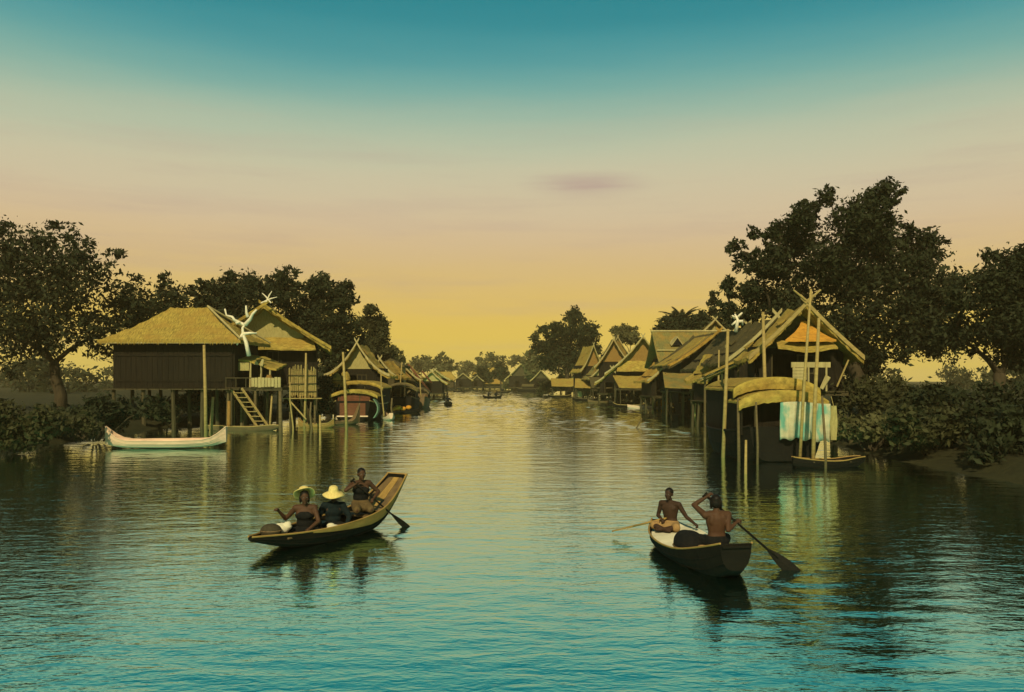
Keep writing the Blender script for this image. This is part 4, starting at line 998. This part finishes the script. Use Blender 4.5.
# ------------------------------------------------------------------ trees
tree('broad spreading dark tree behind the hip roofed house', 238, 70, [(215, 292, 15), (240, 284, 17), (262, 283, 15), (286, 277, 10), (294, 288, 8), (225, 310, 21), (255, 305, 20), (280, 300, 16), (202, 300, 11), (284, 320, 18), (240, 330, 20), (180, 303, 18), (160, 318, 20), (200, 325, 18), (265, 330, 16)], n=26000, size=.16, seed=11, trunk_r=.35)
tree('tall dark leafy tree between the pale gable and the sweeping roof', 328, 74, [(322, 288, 12), (309, 303, 14), (336, 298, 14), (350, 303, 9), (318, 325, 18), (343, 325, 16), (330, 345, 20), (352, 342, 11), (302, 320, 10), (322, 279, 6), (343, 288, 8), (300, 340, 12), (345, 362, 14)], n=22000, size=.16, seed=12, trunk_r=.32)
tree('slimmer tree with an open crown behind the pale plank house', 372, 90, [(372, 310, 6), (366, 321, 8), (377, 325, 9), (371, 340, 11), (383, 341, 7), (364, 352, 11), (386, 332, 5), (387, 352, 7), (378, 358, 10)], 'leaf_mid', n=11000, size=.17, seed=13)
tree('pale bushy young tree behind the flat dark eave', 391, 104, [(388, 357, 6), (397, 359, 6), (392, 351, 5), (402, 366, 5)], 'leaf_pale', n=4000, size=.18, seed=14)
tree('big lone dark tree rising over the far end of the row of roofs', 568, 152, [(575, 314, 7), (573, 322, 8), (545, 331, 7), (556, 327, 7), (568, 333, 12), (585, 330, 10), (594, 337, 7), (540, 346, 9), (555, 348, 14), (575, 350, 16), (590, 350, 9), (547, 362, 10), (565, 365, 14), (582, 364, 12), (534, 338, 4)], n=21000, size=.27, seed=15, trunk_r=.5)
tree('huge dark overhanging tree behind the near orange gable', 868, 54, [(727, 250, 4), (737, 246, 5), (752, 236, 6), (764, 237, 4), (735, 268, 5), (747, 256, 8), (757, 270, 13), (731, 285, 9), (738, 295, 9), (770, 256, 11), (778, 232, 11), (790, 221, 13), (811, 210, 11), (822, 200, 9), (806, 236, 21), (790, 262, 21), (822, 266, 26), (765, 292, 18), (800, 298, 25), (732, 308, 9), (845, 225, 26), (850, 285, 32), (875, 240, 30), (900, 275, 32), (868, 202, 16), (840, 325, 26), (895, 325, 34), (755, 315, 14), (930, 300, 26), (915, 245, 18), (940, 340, 24), (870, 355, 26), (785, 318, 16)], n=70000, size=.135, seed=16, trunk_r=.5, depth=.3)
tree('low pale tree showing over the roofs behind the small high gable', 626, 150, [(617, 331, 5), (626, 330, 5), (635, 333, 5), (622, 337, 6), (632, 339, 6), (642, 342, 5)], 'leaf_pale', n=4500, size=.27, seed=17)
palm('palm tree with drooping fronds above the long grey roof', 681, 108, 321, 3.3)
tree('dense dark tree at the foot of the palm behind the long grey roof', 682, 102, [(665, 326, 7), (678, 321, 8), (692, 323, 8), (703, 326, 7), (658, 332, 5), (685, 333, 9), (670, 335, 9), (700, 337, 9)], n=9000, size=.2, seed=18)
tree('thin upright tree with a small tufted top behind the paired bamboo poles', 714, 92, [(714, 294, 3.5), (714, 302, 4), (713, 311, 4), (706, 316, 6), (720, 317, 6), (716, 326, 8), (704, 326, 5), (725, 328, 7)], n=2000, size=.24, seed=19)
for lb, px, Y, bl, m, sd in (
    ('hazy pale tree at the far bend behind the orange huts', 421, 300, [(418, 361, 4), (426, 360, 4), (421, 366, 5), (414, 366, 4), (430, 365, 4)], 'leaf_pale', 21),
    ('round dark tree on the far bank over the long brown roof', 440, 292, [(434, 362, 5), (441, 359, 5), (447, 364, 5), (436, 368, 6), (444, 369, 6), (451, 369, 4), (429, 368, 4)], 'leaf_hazed', 22),
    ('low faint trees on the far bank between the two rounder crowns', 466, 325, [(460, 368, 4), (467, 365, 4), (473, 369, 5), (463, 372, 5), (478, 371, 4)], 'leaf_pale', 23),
    ('tallest round tree of the far bank, above the pale hall', 490, 312, [(484, 361, 6), (491, 357, 5), (497, 360, 6), (488, 366, 7), (496, 368, 6), (502, 368, 4), (479, 368, 4)], 'leaf_hazed', 24),
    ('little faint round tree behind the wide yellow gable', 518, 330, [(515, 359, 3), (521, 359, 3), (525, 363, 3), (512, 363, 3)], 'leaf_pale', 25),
    ('small dark tree touching the edge of the big lone tree', 531, 222, [(530, 356, 4), (534, 361, 4), (528, 365, 4), (537, 369, 4), (532, 374, 5)], 'leaf_hazed', 26),
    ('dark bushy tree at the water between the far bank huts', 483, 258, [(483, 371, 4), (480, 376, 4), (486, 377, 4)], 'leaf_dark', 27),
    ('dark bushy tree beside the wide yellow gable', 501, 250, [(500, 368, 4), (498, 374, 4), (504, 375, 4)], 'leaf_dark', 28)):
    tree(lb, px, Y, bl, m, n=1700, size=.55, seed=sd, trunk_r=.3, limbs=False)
o = root('woods', None, None, (0, 0, 0)); o['kind'] = 'stuff'; rw = random.Random(8); cl = []
for sgn in (-1, 1):
    for i in range(46):
        yy = rw.uniform(115, 330); xx = sgn * rw.uniform(34, 60 + yy * .55); cl.append((Vector((xx, yy, rw.uniform(2.0, 6.5))), rw.uniform(2.4, 4.4)))
        cl.append((Vector((xx + rw.uniform(-3, 3), yy, 1.5)), 2.6))
leaf_cloud('foliage', cl, 42000, .5, M['leaf_dark'], o, 77)
# beyond the photograph's edges the banks simply go on
tree('large dark tree at the end of the bank, left of every roof', 60, 62, [(92, 280, 34), (50, 262, 40), (8, 285, 42), (122, 302, 26), (60, 318, 42), (-30, 262, 40), (20, 335, 36), (105, 335, 30), (-40, 320, 40)], n=32000, size=.16, seed=31, trunk_r=.45, depth=.3)
tree('airy dark tree at the end of the bank past the near orange gable', 1000, 44, [(985, 290, 26), (1018, 270, 30), (1000, 325, 30), (962, 335, 20), (1045, 300, 34), (1030, 345, 30), (955, 305, 12)], n=34000, size=.12, seed=32, trunk_r=.38, depth=.3)
for i, (lb, px, Y, w, h, m) in enumerate((
    ('bushy shrub on the bank past the near house, beside the water', 890, 37, 4, 2.6, 'leaf_mid'), ('wide dark shrub on the bank under the airy tree', 965, 31, 4.5, 2.4, 'leaf_dark'),
    ('dark shrub nearest the water at the end of the bank by the airy tree', 1015, 27, 3.4, 1.8, 'leaf_dark'),
    ('reedy bush at the waterline under the airy tree', 930, 29.5, 3, 1.5, 'leaf_mid'), ('pale reedy bush at the waterline past the near house', 870, 33, 2.2, 1.4, 'leaf_pale'),
    ('dark bush growing under the floor of the hip roofed house', 168, 51, 5, 1.7, 'leaf_dark'), ('dark bush on the bank right behind the veranda piles', 232, 57, 4, 1.9, 'leaf_dark'),
    ('wide shrub on the bank in front of the hip roofed house', 95, 38, 5, 1.8, 'leaf_dark'), ('low shrub at the end of the bank in front of the large dark tree', 20, 33, 4, 1.8, 'leaf_mid'),
    ('dark bush filling the bank under the striped roof', 704, 76, 5, 2.4, 'leaf_dark'), ('dark bush filling the bank under the long grey roof', 668, 92, 5, 2.4, 'leaf_dark'), ('dark bush filling the bank under the orange thatched house', 622, 118, 5, 2.6, 'leaf_dark'), ('dark bush on the bank under the small sharp gable', 598, 134, 5, 2.8, 'leaf_mid'),
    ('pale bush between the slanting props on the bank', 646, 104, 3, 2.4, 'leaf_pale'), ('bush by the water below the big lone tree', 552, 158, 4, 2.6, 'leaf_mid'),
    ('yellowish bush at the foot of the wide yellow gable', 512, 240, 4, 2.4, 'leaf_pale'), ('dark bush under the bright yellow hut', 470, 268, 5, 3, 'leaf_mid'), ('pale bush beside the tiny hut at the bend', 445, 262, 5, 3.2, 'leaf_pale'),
    ('dark bush on the bank behind the dark rice barge', 396, 92, 3, 2.2, 'leaf_mid'), ('dark bush behind the upright bamboo screen', 312, 60, 3, 2.8, 'leaf_dark'))):
    shrub(lb, px, Y, w, h, m, 4800, .085 * (1 + Y / 110), 50 + i)

# ------------------------------------------------------------------ left sampan with three people
o = root('sampan', 'wooden sampan with a raised flat stern carrying three people', 'boat', (-3.46, 15.4, 0), toward(-1.94, -3.2))
LB = o
st = [(-1.95, .25, .20, .88, .99), (-1.5, .34, .25, .40, .64), (-1.0, .42, .28, .02, .41), (-.3, .48, .30, -.09, .31), (.5, .46, .28, -.09, .27), (1.2, .33, .19, .0, .27), (1.98, .05, .03, .23, .30)]
LO = boat_hull(st, M['hull_dark'], o, .03, M['hull_yellow'], .018, n=22)
for s0, s1, sg in ((0, 2, -1), (18, 16, 1)):
    g = []
    for i, r in enumerate(LO[:17]):
        u = min(1, (17 - i) / 8); g.append([r[s0] + Vector((sg * .014, 0, .0)), r[s0].lerp(r[s1], .55 * u + .05) + Vector((sg * .016, 0, 0)), r[s0].lerp(r[s1], 1.1 * u + .08) + Vector((sg * .013, 0, 0))])
    MB().sheet(g, Vector((-sg * .01, 0, 0))).build('wash_strake', M['hull_yellow'], o)
for k in (-1, 0, 1):
    g = []
    for y in np.linspace(-1.93, -1.0, 9):
        _, wt, wb, zk, zt = interp_st(st, y); w = wt * .62
        g.append([(k * w * .98 + x * w * .46, y, zt - .03) for x in (-1, 1)])
    MB().sheet(g, .025).build('stern_plank', M['hull_brown'] if k else M['hull_yellow'], o)
b = MB(); b.tube((-.27, -1.95, 1.0), (.27, -1.95, 1.0), .022, .022, 8); b.build('stern_rail', M['hull_yellow'], o)
for y in (-.75, .0, 1.25): thwart(o, st, y, .26)
floorboards(o, st, -.8, .9, .09)
g = []
for y in np.linspace(1.25, 1.9, 5):
    _, wt, wb, zk, zt = interp_st(st, y); g.append([(-wt * .9, y, zt - .02), (0, y, zt + .005), (wt * .9, y, zt - .02)])
MB().sheet(g, .02).build('bow_deck', M['hull_dark'], o)
def inboat(B, x, y, z):
    return B.matrix_basis @ Vector((x, y, z)) if False else Matrix.Translation(B.location) @ Matrix.Rotation(B.rotation_euler.z, 4, 'Z') @ Vector((x, y, z))
def loc_pt(loc, rz, sc, w):
    return (Matrix.Rotation(-rz, 3, 'Z') @ (Vector(w) - Vector(loc))) / sc
HAT = lambda *a: ('hat', 'straw') + a
p1 = inboat(LB, 0, .70, .09); r1 = toward(.12, -.99)
person('bare shouldered person in the bow, straw hat tipped behind the head, one arm raised', p1, r1, (.44, .14, .50), (-.12, .36, .22), eh_r=(.9, -.3, -1), eh_l=(-1, -.2, -.6), lean=.03, turn=.25, skin='skin', scale=1.03, legs='cross', sex='f', hair='bob', wear=(('sarong', 'cloth_dark'), ('wrap', 'cloth_dark'), HAT(.75, 0, -.07, .075, .19, .11)))
p2 = inboat(LB, .02, -.05, .08); r2 = toward(.25, -.97)
person('person in a dark jacket shaded by a bowl shaped straw hat, seated amidships', p2, r2, (.26, .28, .16), (-.26, .28, .16), skin='skin_dark', scale=.93, legs='cross', hair='crop', nod=.15, wear=(('sarong', 'cloth_dark'), ('jacket', 'cloth_indigo'), HAT(-.05, 0, 0, .065, .225, .165)))
p3 = inboat(LB, 0, -.80, .39); r3 = toward(.35, -.93)
pa, pb = Vector((p3.x - .10, p3.y - .30, 1.02)), Vector((-2.04, 16.40, -.12))
paddle('dark wooden paddle dipping beside the raised stern of the sampan', pa, pb, 'hull_dark', facing=(0, -1, 0), bw=.06, bl=.6)
person('bare headed paddler in a chest cloth kneeling highest, at the raised stern', p3, r3, loc_pt(p3, r3, 1, pa.lerp(pb, .06)), loc_pt(p3, r3, 1, pa.lerp(pb, .34)), lean=.04, turn=.15, skin='skin', legs='kneel', hair='short', sex='f', wear=(('sarong', 'cloth_brown'), ('wrap', 'cloth_dark')))
o = root('cloth_bundle', 'small white cloth bundle in the bow, next to the raised elbow', 'bundle', inboat(LB, .05, 1.25, .27))
b = MB(); b.ball((0, 0, .06), (.16, .12, .10), 12, 8); b.ball((.1, .02, .10), (.09, .08, .08), 10, 8); q = b.build('cloth', M['white'], o, True)
for v in q.data.vertices: v.co *= 1 + random.uniform(-.1, .1)
o = root('basket', 'dark covered basket in the very bow of the three person sampan', 'basket', inboat(LB, 0, 1.52, .28))
MB().ball((0, 0, .06), (.19, .17, .13), 14, 10).build('body', M['basket'], o, True); MB().ptube([(.18 * math.cos(a), .16 * math.sin(a), .07) for a in np.linspace(0, 6.283, 16)], .014, 5).build('rim', M['hull_brown'], o)
o = root('cloth_bundle', 'folded white cloth lying between the two hatted people', 'bundle', inboat(LB, -.3, .28, .2))
b = MB(); b.ball((0, 0, .03), (.13, .10, .06), 12, 8); b.ball((-.06, .05, .06), (.08, .07, .05), 10, 8); b.build('cloth', M['white'], o, True)

# ------------------------------------------------------------------ right sampan with two people
o = root('sampan', 'dark sampan with a pale mat inside, carrying a boy and a bare backed man', 'boat', (3.08, 13.55, 0), toward(-.5, 3.2))
RBT = o
st = [(-1.66, .25, .14, .16, .56), (-1.2, .38, .24, -.06, .42), (-.5, .52, .32, -.1, .26), (.3, .54, .34, -.1, .21), (1.05, .44, .24, -.05, .25), (1.7, .16, .09, .12, .36)]
boat_hull(st, M['hull_dark'], o, .03, M['hull_yellow'], .016, n=22)
thwart(o, st, -.72, .3, .27, M['hull_dark']); floorboards(o, st, -1.1, .2, .1)
g = []
for y in np.linspace(-1.7, -1.2, 5):
    _, wt, wb, zk, zt = interp_st(st, y); g.append([(-wt * .9, y, zt - .03), (wt * .9, y, zt - .03)])
MB().sheet(g, .025).build('stern_deck', M['hull_dark'], o)
g = []
for y in np.linspace(.1, 1.55, 9):
    _, wt, wb, zk, zt = interp_st(st, y); g.append([(x * wt * .9, y, zt - .0 + .06 * x - .02 * math.sin(y * 6)) for x in (-1, -.6, 0, .6, 1)])
MB().sheet(g, .03).build('foredeck_mat', M['white'], o)
p5 = inboat(RBT, .10, -.72, .28); r5 = toward(-.12, 1)
a5, b5 = Vector((3.14, 13.02, 1.13)), Vector((4.52, 12.55, -.10))
paddle('long dark paddle held across the bare backed man and dipped in dark water', a5, b5, 'hull_dark', bl=.62, bw=.10, facing=(0, -1, 0), r=.02)
person('bare backed man at the stern, one arm lifted to the top of his paddle', p5, r5, loc_pt(p5, r5, 1.03, a5.lerp(b5, .34)), loc_pt(p5, r5, 1.03, a5.lerp(b5, .02)), eh_r=(.55, -.5, -1), eh_l=(-1, -.1, -1.2), lean=-.02, turn=-.2, skin='skin', scale=1.03, legs='cross', hair='bob', wear=(('sarong', 'cloth_dark'),))
p4 = inboat(RBT, .02, 1.18, .22); r4 = toward(-.62, -.78)
a4, b4 = Vector((2.80, 14.62, .47)), Vector((1.93, 15.35, .10))
paddle('yellow paddle held out sideways over the water by the boy in the bow', a4, b4, 'hull_yellow', bl=.5, bw=.06, r=.02)
person('slim boy in a tan loincloth seated in the bow, facing the open water', p4, r4, loc_pt(p4, r4, .94, a4.lerp(b4, .06)), loc_pt(p4, r4, .94, (3.28, 14.38, .42)), eh_r=(1, -.8, -.5), eh_l=(-.4, -.4, -1), lean=0, turn=.0, skin='skin_dark', scale=.94, legs='cross', hair='crop', wear=(('sarong', 'cloth_tan'),))
o = root('bundle', 'big dark rounded bundle beside the bare backed man', 'bundle', inboat(RBT, -.22, -.38, .12))
b = MB(); b.ball((0, 0, .17), (.26, .34, .24), 16, 12); b.ball((-.05, .12, .2), (.2, .22, .2), 12, 10); remesh(b, 'sacking', M['cloth_dark'], o, .02, 6)
MB().ptube([(.27 * math.cos(a), .35 * math.sin(a), .16) for a in np.linspace(0, 6.283, 18)], .012, 5).build('cord', M['cloth_brown'], o)
o = root('jar', 'small pale pot beside the dark bundle in the stern', 'jar', inboat(RBT, -.22, -.92, .16))
vs = [(r * .45 * math.cos(a), r * .45 * math.sin(a), z * .3) for r, z in prof for a in np.linspace(0, 2 * math.pi, 14, endpoint=False)]
MB().add(vs, [(i * 14 + j, i * 14 + (j + 1) % 14, (i + 1) * 14 + (j + 1) % 14, (i + 1) * 14 + j) for i in range(7) for j in range(14)]).build('body', M['cloth_tan'], o, True)

# ------------------------------------------------------------------ far paddlers
def paddled(label, px, py, rz, L, people, hm='hull_dark', sc=1.15):
    Y = CAMH * F / (py - HZ); X = (px - 512) * Y / F
    o, st = small_sampan(label, X, Y, rz, L, .5, hm, 'pole_dark', bow=.5, group='small boats far out on the canal')
    for lb, y, w, f in people:
        p = inboat(o, 0, y, .16); person(lb, p, f, (.25, .3, .3), (-.2, .35, .4), legs='cross', wear=w, vox=.02, hands=True, scale=sc, skin='skin_dark')
D = ('sarong', 'cloth_dark'); J = ('jacket', 'cloth_indigo')
paddled('tiny end-on boat with one paddler, closest to the open middle water', 448, 405, toward(.15, -1), 4, [('distant lone paddler in the end-on boat', -.3, (D, J), toward(.2, -1))], sc=1.15)
paddled('tiny boat with two dark figures in the middle of the far water', 492, 398, toward(.9, -.5), 3.6, [('distant figure at the nearer end of the two person boat', .8, (D, J), toward(.6, -.8)), ('distant figure at the farther end of the two person boat', -.7, (D, J), toward(.8, -.4))], sc=1.1)
Y = 205; o, st = barge('dark low cargo boat heaped with brush in front of the wide yellow gable', 4.3, Y, 1.3, 6, .8, 'hull_dark', [(1.15, 1.6, 4.6, 2.0, .6, 'thatch_dark')], rz=R(78), gm='pole_dark', group='small boats far out on the canal'); o.location.x = 7.2
paddled('speck of a boat under the far bank beside the low reddish shed', 503, 392.6, toward(1, .2), 3.4, [('tiny figure in the speck of a boat under the far bank', 0, (D, J), toward(0, -1))])
paddled('speck of a boat off the bright yellow hut near the far bank', 459, 391.8, toward(1, -.4), 3.4, [('tiny figure in the speck of a boat off the yellow hut', 0, (D, J), toward(0, -1))])

# ------------------------------------------------------------------ air, light, sky, camera
def haze(density):
    b = MB(); b.box((0, 455, 13), (1398, 1085, 30))
    m = bpy.data.materials.new('haze_air'); m.use_nodes = True; N = m.node_tree.nodes; N.remove(N['Principled BSDF'])
    v = N.new('ShaderNodeVolumePrincipled'); v.inputs['Density'].default_value = density; v.inputs['Color'].default_value = (.95, .80, .42, 1)
    m.node_tree.links.new(v.outputs[0], N['Material Output'].inputs['Volume'])
    o = b.build('haze', m); tag(o, None, None, None, 'stuff'); return o
haze(.00046)

SUN = Vector((-.12, -.78, .61)).normalized()
sl = bpy.data.lights.new('sun', 'SUN'); sl.energy = 3.8; sl.angle = R(.5); sl.color = (1, .84, .50)
so = bpy.data.objects.new('sun', sl); COL.objects.link(so); so.rotation_euler = SUN.to_track_quat('Z', 'Y').to_euler(); so.location = (-30, -40, 60)

W = bpy.data.worlds.new('World'); S.world = W; W.use_nodes = True
N = W.node_tree.nodes; L = W.node_tree.links; bg = N['Background']; bg.inputs['Strength'].default_value = .1
sky = N.new('ShaderNodeTexSky'); sky.sky_type = 'NISHITA'; sky.sun_disc = False; sky.sun_elevation = math.asin(SUN.z); sky.sun_rotation = math.atan2(SUN.x, SUN.y)
tc = N.new('ShaderNodeTexCoord'); sx = N.new('ShaderNodeSeparateXYZ'); L.new(tc.outputs['Generated'], sx.inputs[0])
rp = N.new('ShaderNodeValToRGB'); cr = rp.color_ramp; cr.interpolation = 'B_SPLINE'
STOPS = [(0, (226, 196, 92)), (.045, (228, 193, 72)), (.085, (224, 187, 84)), (.135, (214, 182, 120)), (.185, (212, 186, 150)), (.25, (202, 196, 162)), (.30, (170, 188, 162)), (.335, (126, 174, 160)), (.37, (78, 154, 156)), (.405, (42, 136, 144)), (.47, (26, 126, 136)), (.6, (22, 124, 132)), (.8, (24, 88, 94)), (1, (22, 62, 68))]
while len(cr.elements) > 1: cr.elements.remove(cr.elements[0])
for i, (z, c) in enumerate(STOPS):
    e = cr.elements[0] if i == 0 else cr.elements.new(z)
    e.position = z; e.color = lin(*c)
# thin streaks of cloud shift the height at which the colours change
mp = N.new('ShaderNodeMapping'); mp.inputs['Scale'].default_value = (1.6, 1.6, 13); L.new(tc.outputs['Generated'], mp.inputs[0])
nz = N.new('ShaderNodeTexNoise'); nz.inputs['Scale'].default_value = 1.5; nz.inputs['Detail'].default_value = 6; L.new(mp.outputs[0], nz.inputs[0])
ma = N.new('ShaderNodeMath'); ma.operation = 'MULTIPLY_ADD'; ma.inputs[1].default_value = .03; L.new(nz.outputs[0], ma.inputs[0])
mb = N.new('ShaderNodeMath'); mb.operation = 'SUBTRACT'; L.new(sx.outputs[2], mb.inputs[0]); mb.inputs[1].default_value = .015; L.new(mb.outputs[0], ma.inputs[2])
L.new(ma.outputs[0], rp.inputs[0])
sc = N.new('ShaderNodeVectorMath'); sc.operation = 'SCALE'; sc.inputs['Scale'].default_value = 7.7
m3 = N.new('ShaderNodeMapping'); m3.inputs['Scale'].default_value = (2.2, 2.2, 24); m3.inputs['Location'].default_value = (.7, .2, .4); L.new(tc.outputs['Generated'], m3.inputs[0])
n3 = N.new('ShaderNodeTexNoise'); n3.inputs['Scale'].default_value = 1.6; n3.inputs['Detail'].default_value = 7; n3.inputs['Roughness'].default_value = .6; L.new(m3.outputs[0], n3.inputs[0])
r3 = N.new('ShaderNodeMapRange'); r3.inputs[1].default_value = .50; r3.inputs[2].default_value = .74; r3.inputs[4].default_value = .3; L.new(n3.outputs[0], r3.inputs[0])
c3 = N.new('ShaderNodeMix'); c3.data_type = 'RGBA'; c3.inputs[7].default_value = lin(182, 156, 142); 
zm = N.new('ShaderNodeMapRange'); zm.inputs[1].default_value = .34; zm.inputs[2].default_value = .24; L.new(sx.outputs[2], zm.inputs[0])
zf = N.new('ShaderNodeMath'); zf.operation = 'MULTIPLY'; L.new(r3.outputs[0], zf.inputs[0]); L.new(zm.outputs[0], zf.inputs[1]); 
cv = N.new('ShaderNodeVectorMath'); cv.operation = 'SUBTRACT'; L.new(tc.outputs['Generated'], cv.inputs[0]); cv.inputs[1].default_value = Vector((78 / 800, 1, 194 / 800)).normalized()
cw = N.new('ShaderNodeVectorMath'); cw.operation = 'MULTIPLY'; L.new(cv.outputs[0], cw.inputs[0]); cw.inputs[1].default_value = (1 / .085, 2, 1 / .017)
cn = N.new('ShaderNodeVectorMath'); cn.operation = 'LENGTH'; L.new(cw.outputs[0], cn.inputs[0])
ck = N.new('ShaderNodeMapRange'); ck.interpolation_type = 'SMOOTHSTEP'; ck.inputs[1].default_value = 1.15; ck.inputs[2].default_value = .1; L.new(cn.outputs['Value'], ck.inputs[0])
cm = N.new('ShaderNodeMath'); cm.operation = 'MULTIPLY'; L.new(ck.outputs[0], cm.inputs[0]); L.new(n3.outputs[0], cm.inputs[1])
ca = N.new('ShaderNodeMath'); ca.operation = 'ADD'; ca.use_clamp = True; L.new(zf.outputs[0], ca.inputs[0]); L.new(cm.outputs[0], ca.inputs[1])
L.new(ca.outputs[0], c3.inputs[0]); L.new(rp.outputs[0], c3.inputs[6]); L.new(c3.outputs[2], sc.inputs[0])
mx = N.new('ShaderNodeMix'); mx.data_type = 'RGBA'; mx.blend_type = 'MIX'; mx.inputs[0].default_value = .03
L.new(sc.outputs[0], mx.inputs[6]); L.new(sky.outputs[0], mx.inputs[7]); L.new(mx.outputs[2], bg.inputs['Color'])

cam = bpy.data.cameras.new('camera'); cam.sensor_width = 36; cam.lens = 36 * F / 1024; cam.shift_y = (HZ - 346) / 1024; cam.clip_end = 5000
co = bpy.data.objects.new('camera', cam); COL.objects.link(co); co.location = (0, 0, CAMH); co.rotation_euler = (R(90), 0, 0); S.camera = co
S.view_settings.view_transform = 'Standard'; S.view_settings.look = 'None'; S.view_settings.exposure = .4; S.view_settings.gamma = 1
S.cycles.volume_bounces = 0; S.cycles.max_bounces = 6; S.cycles.use_denoising = True
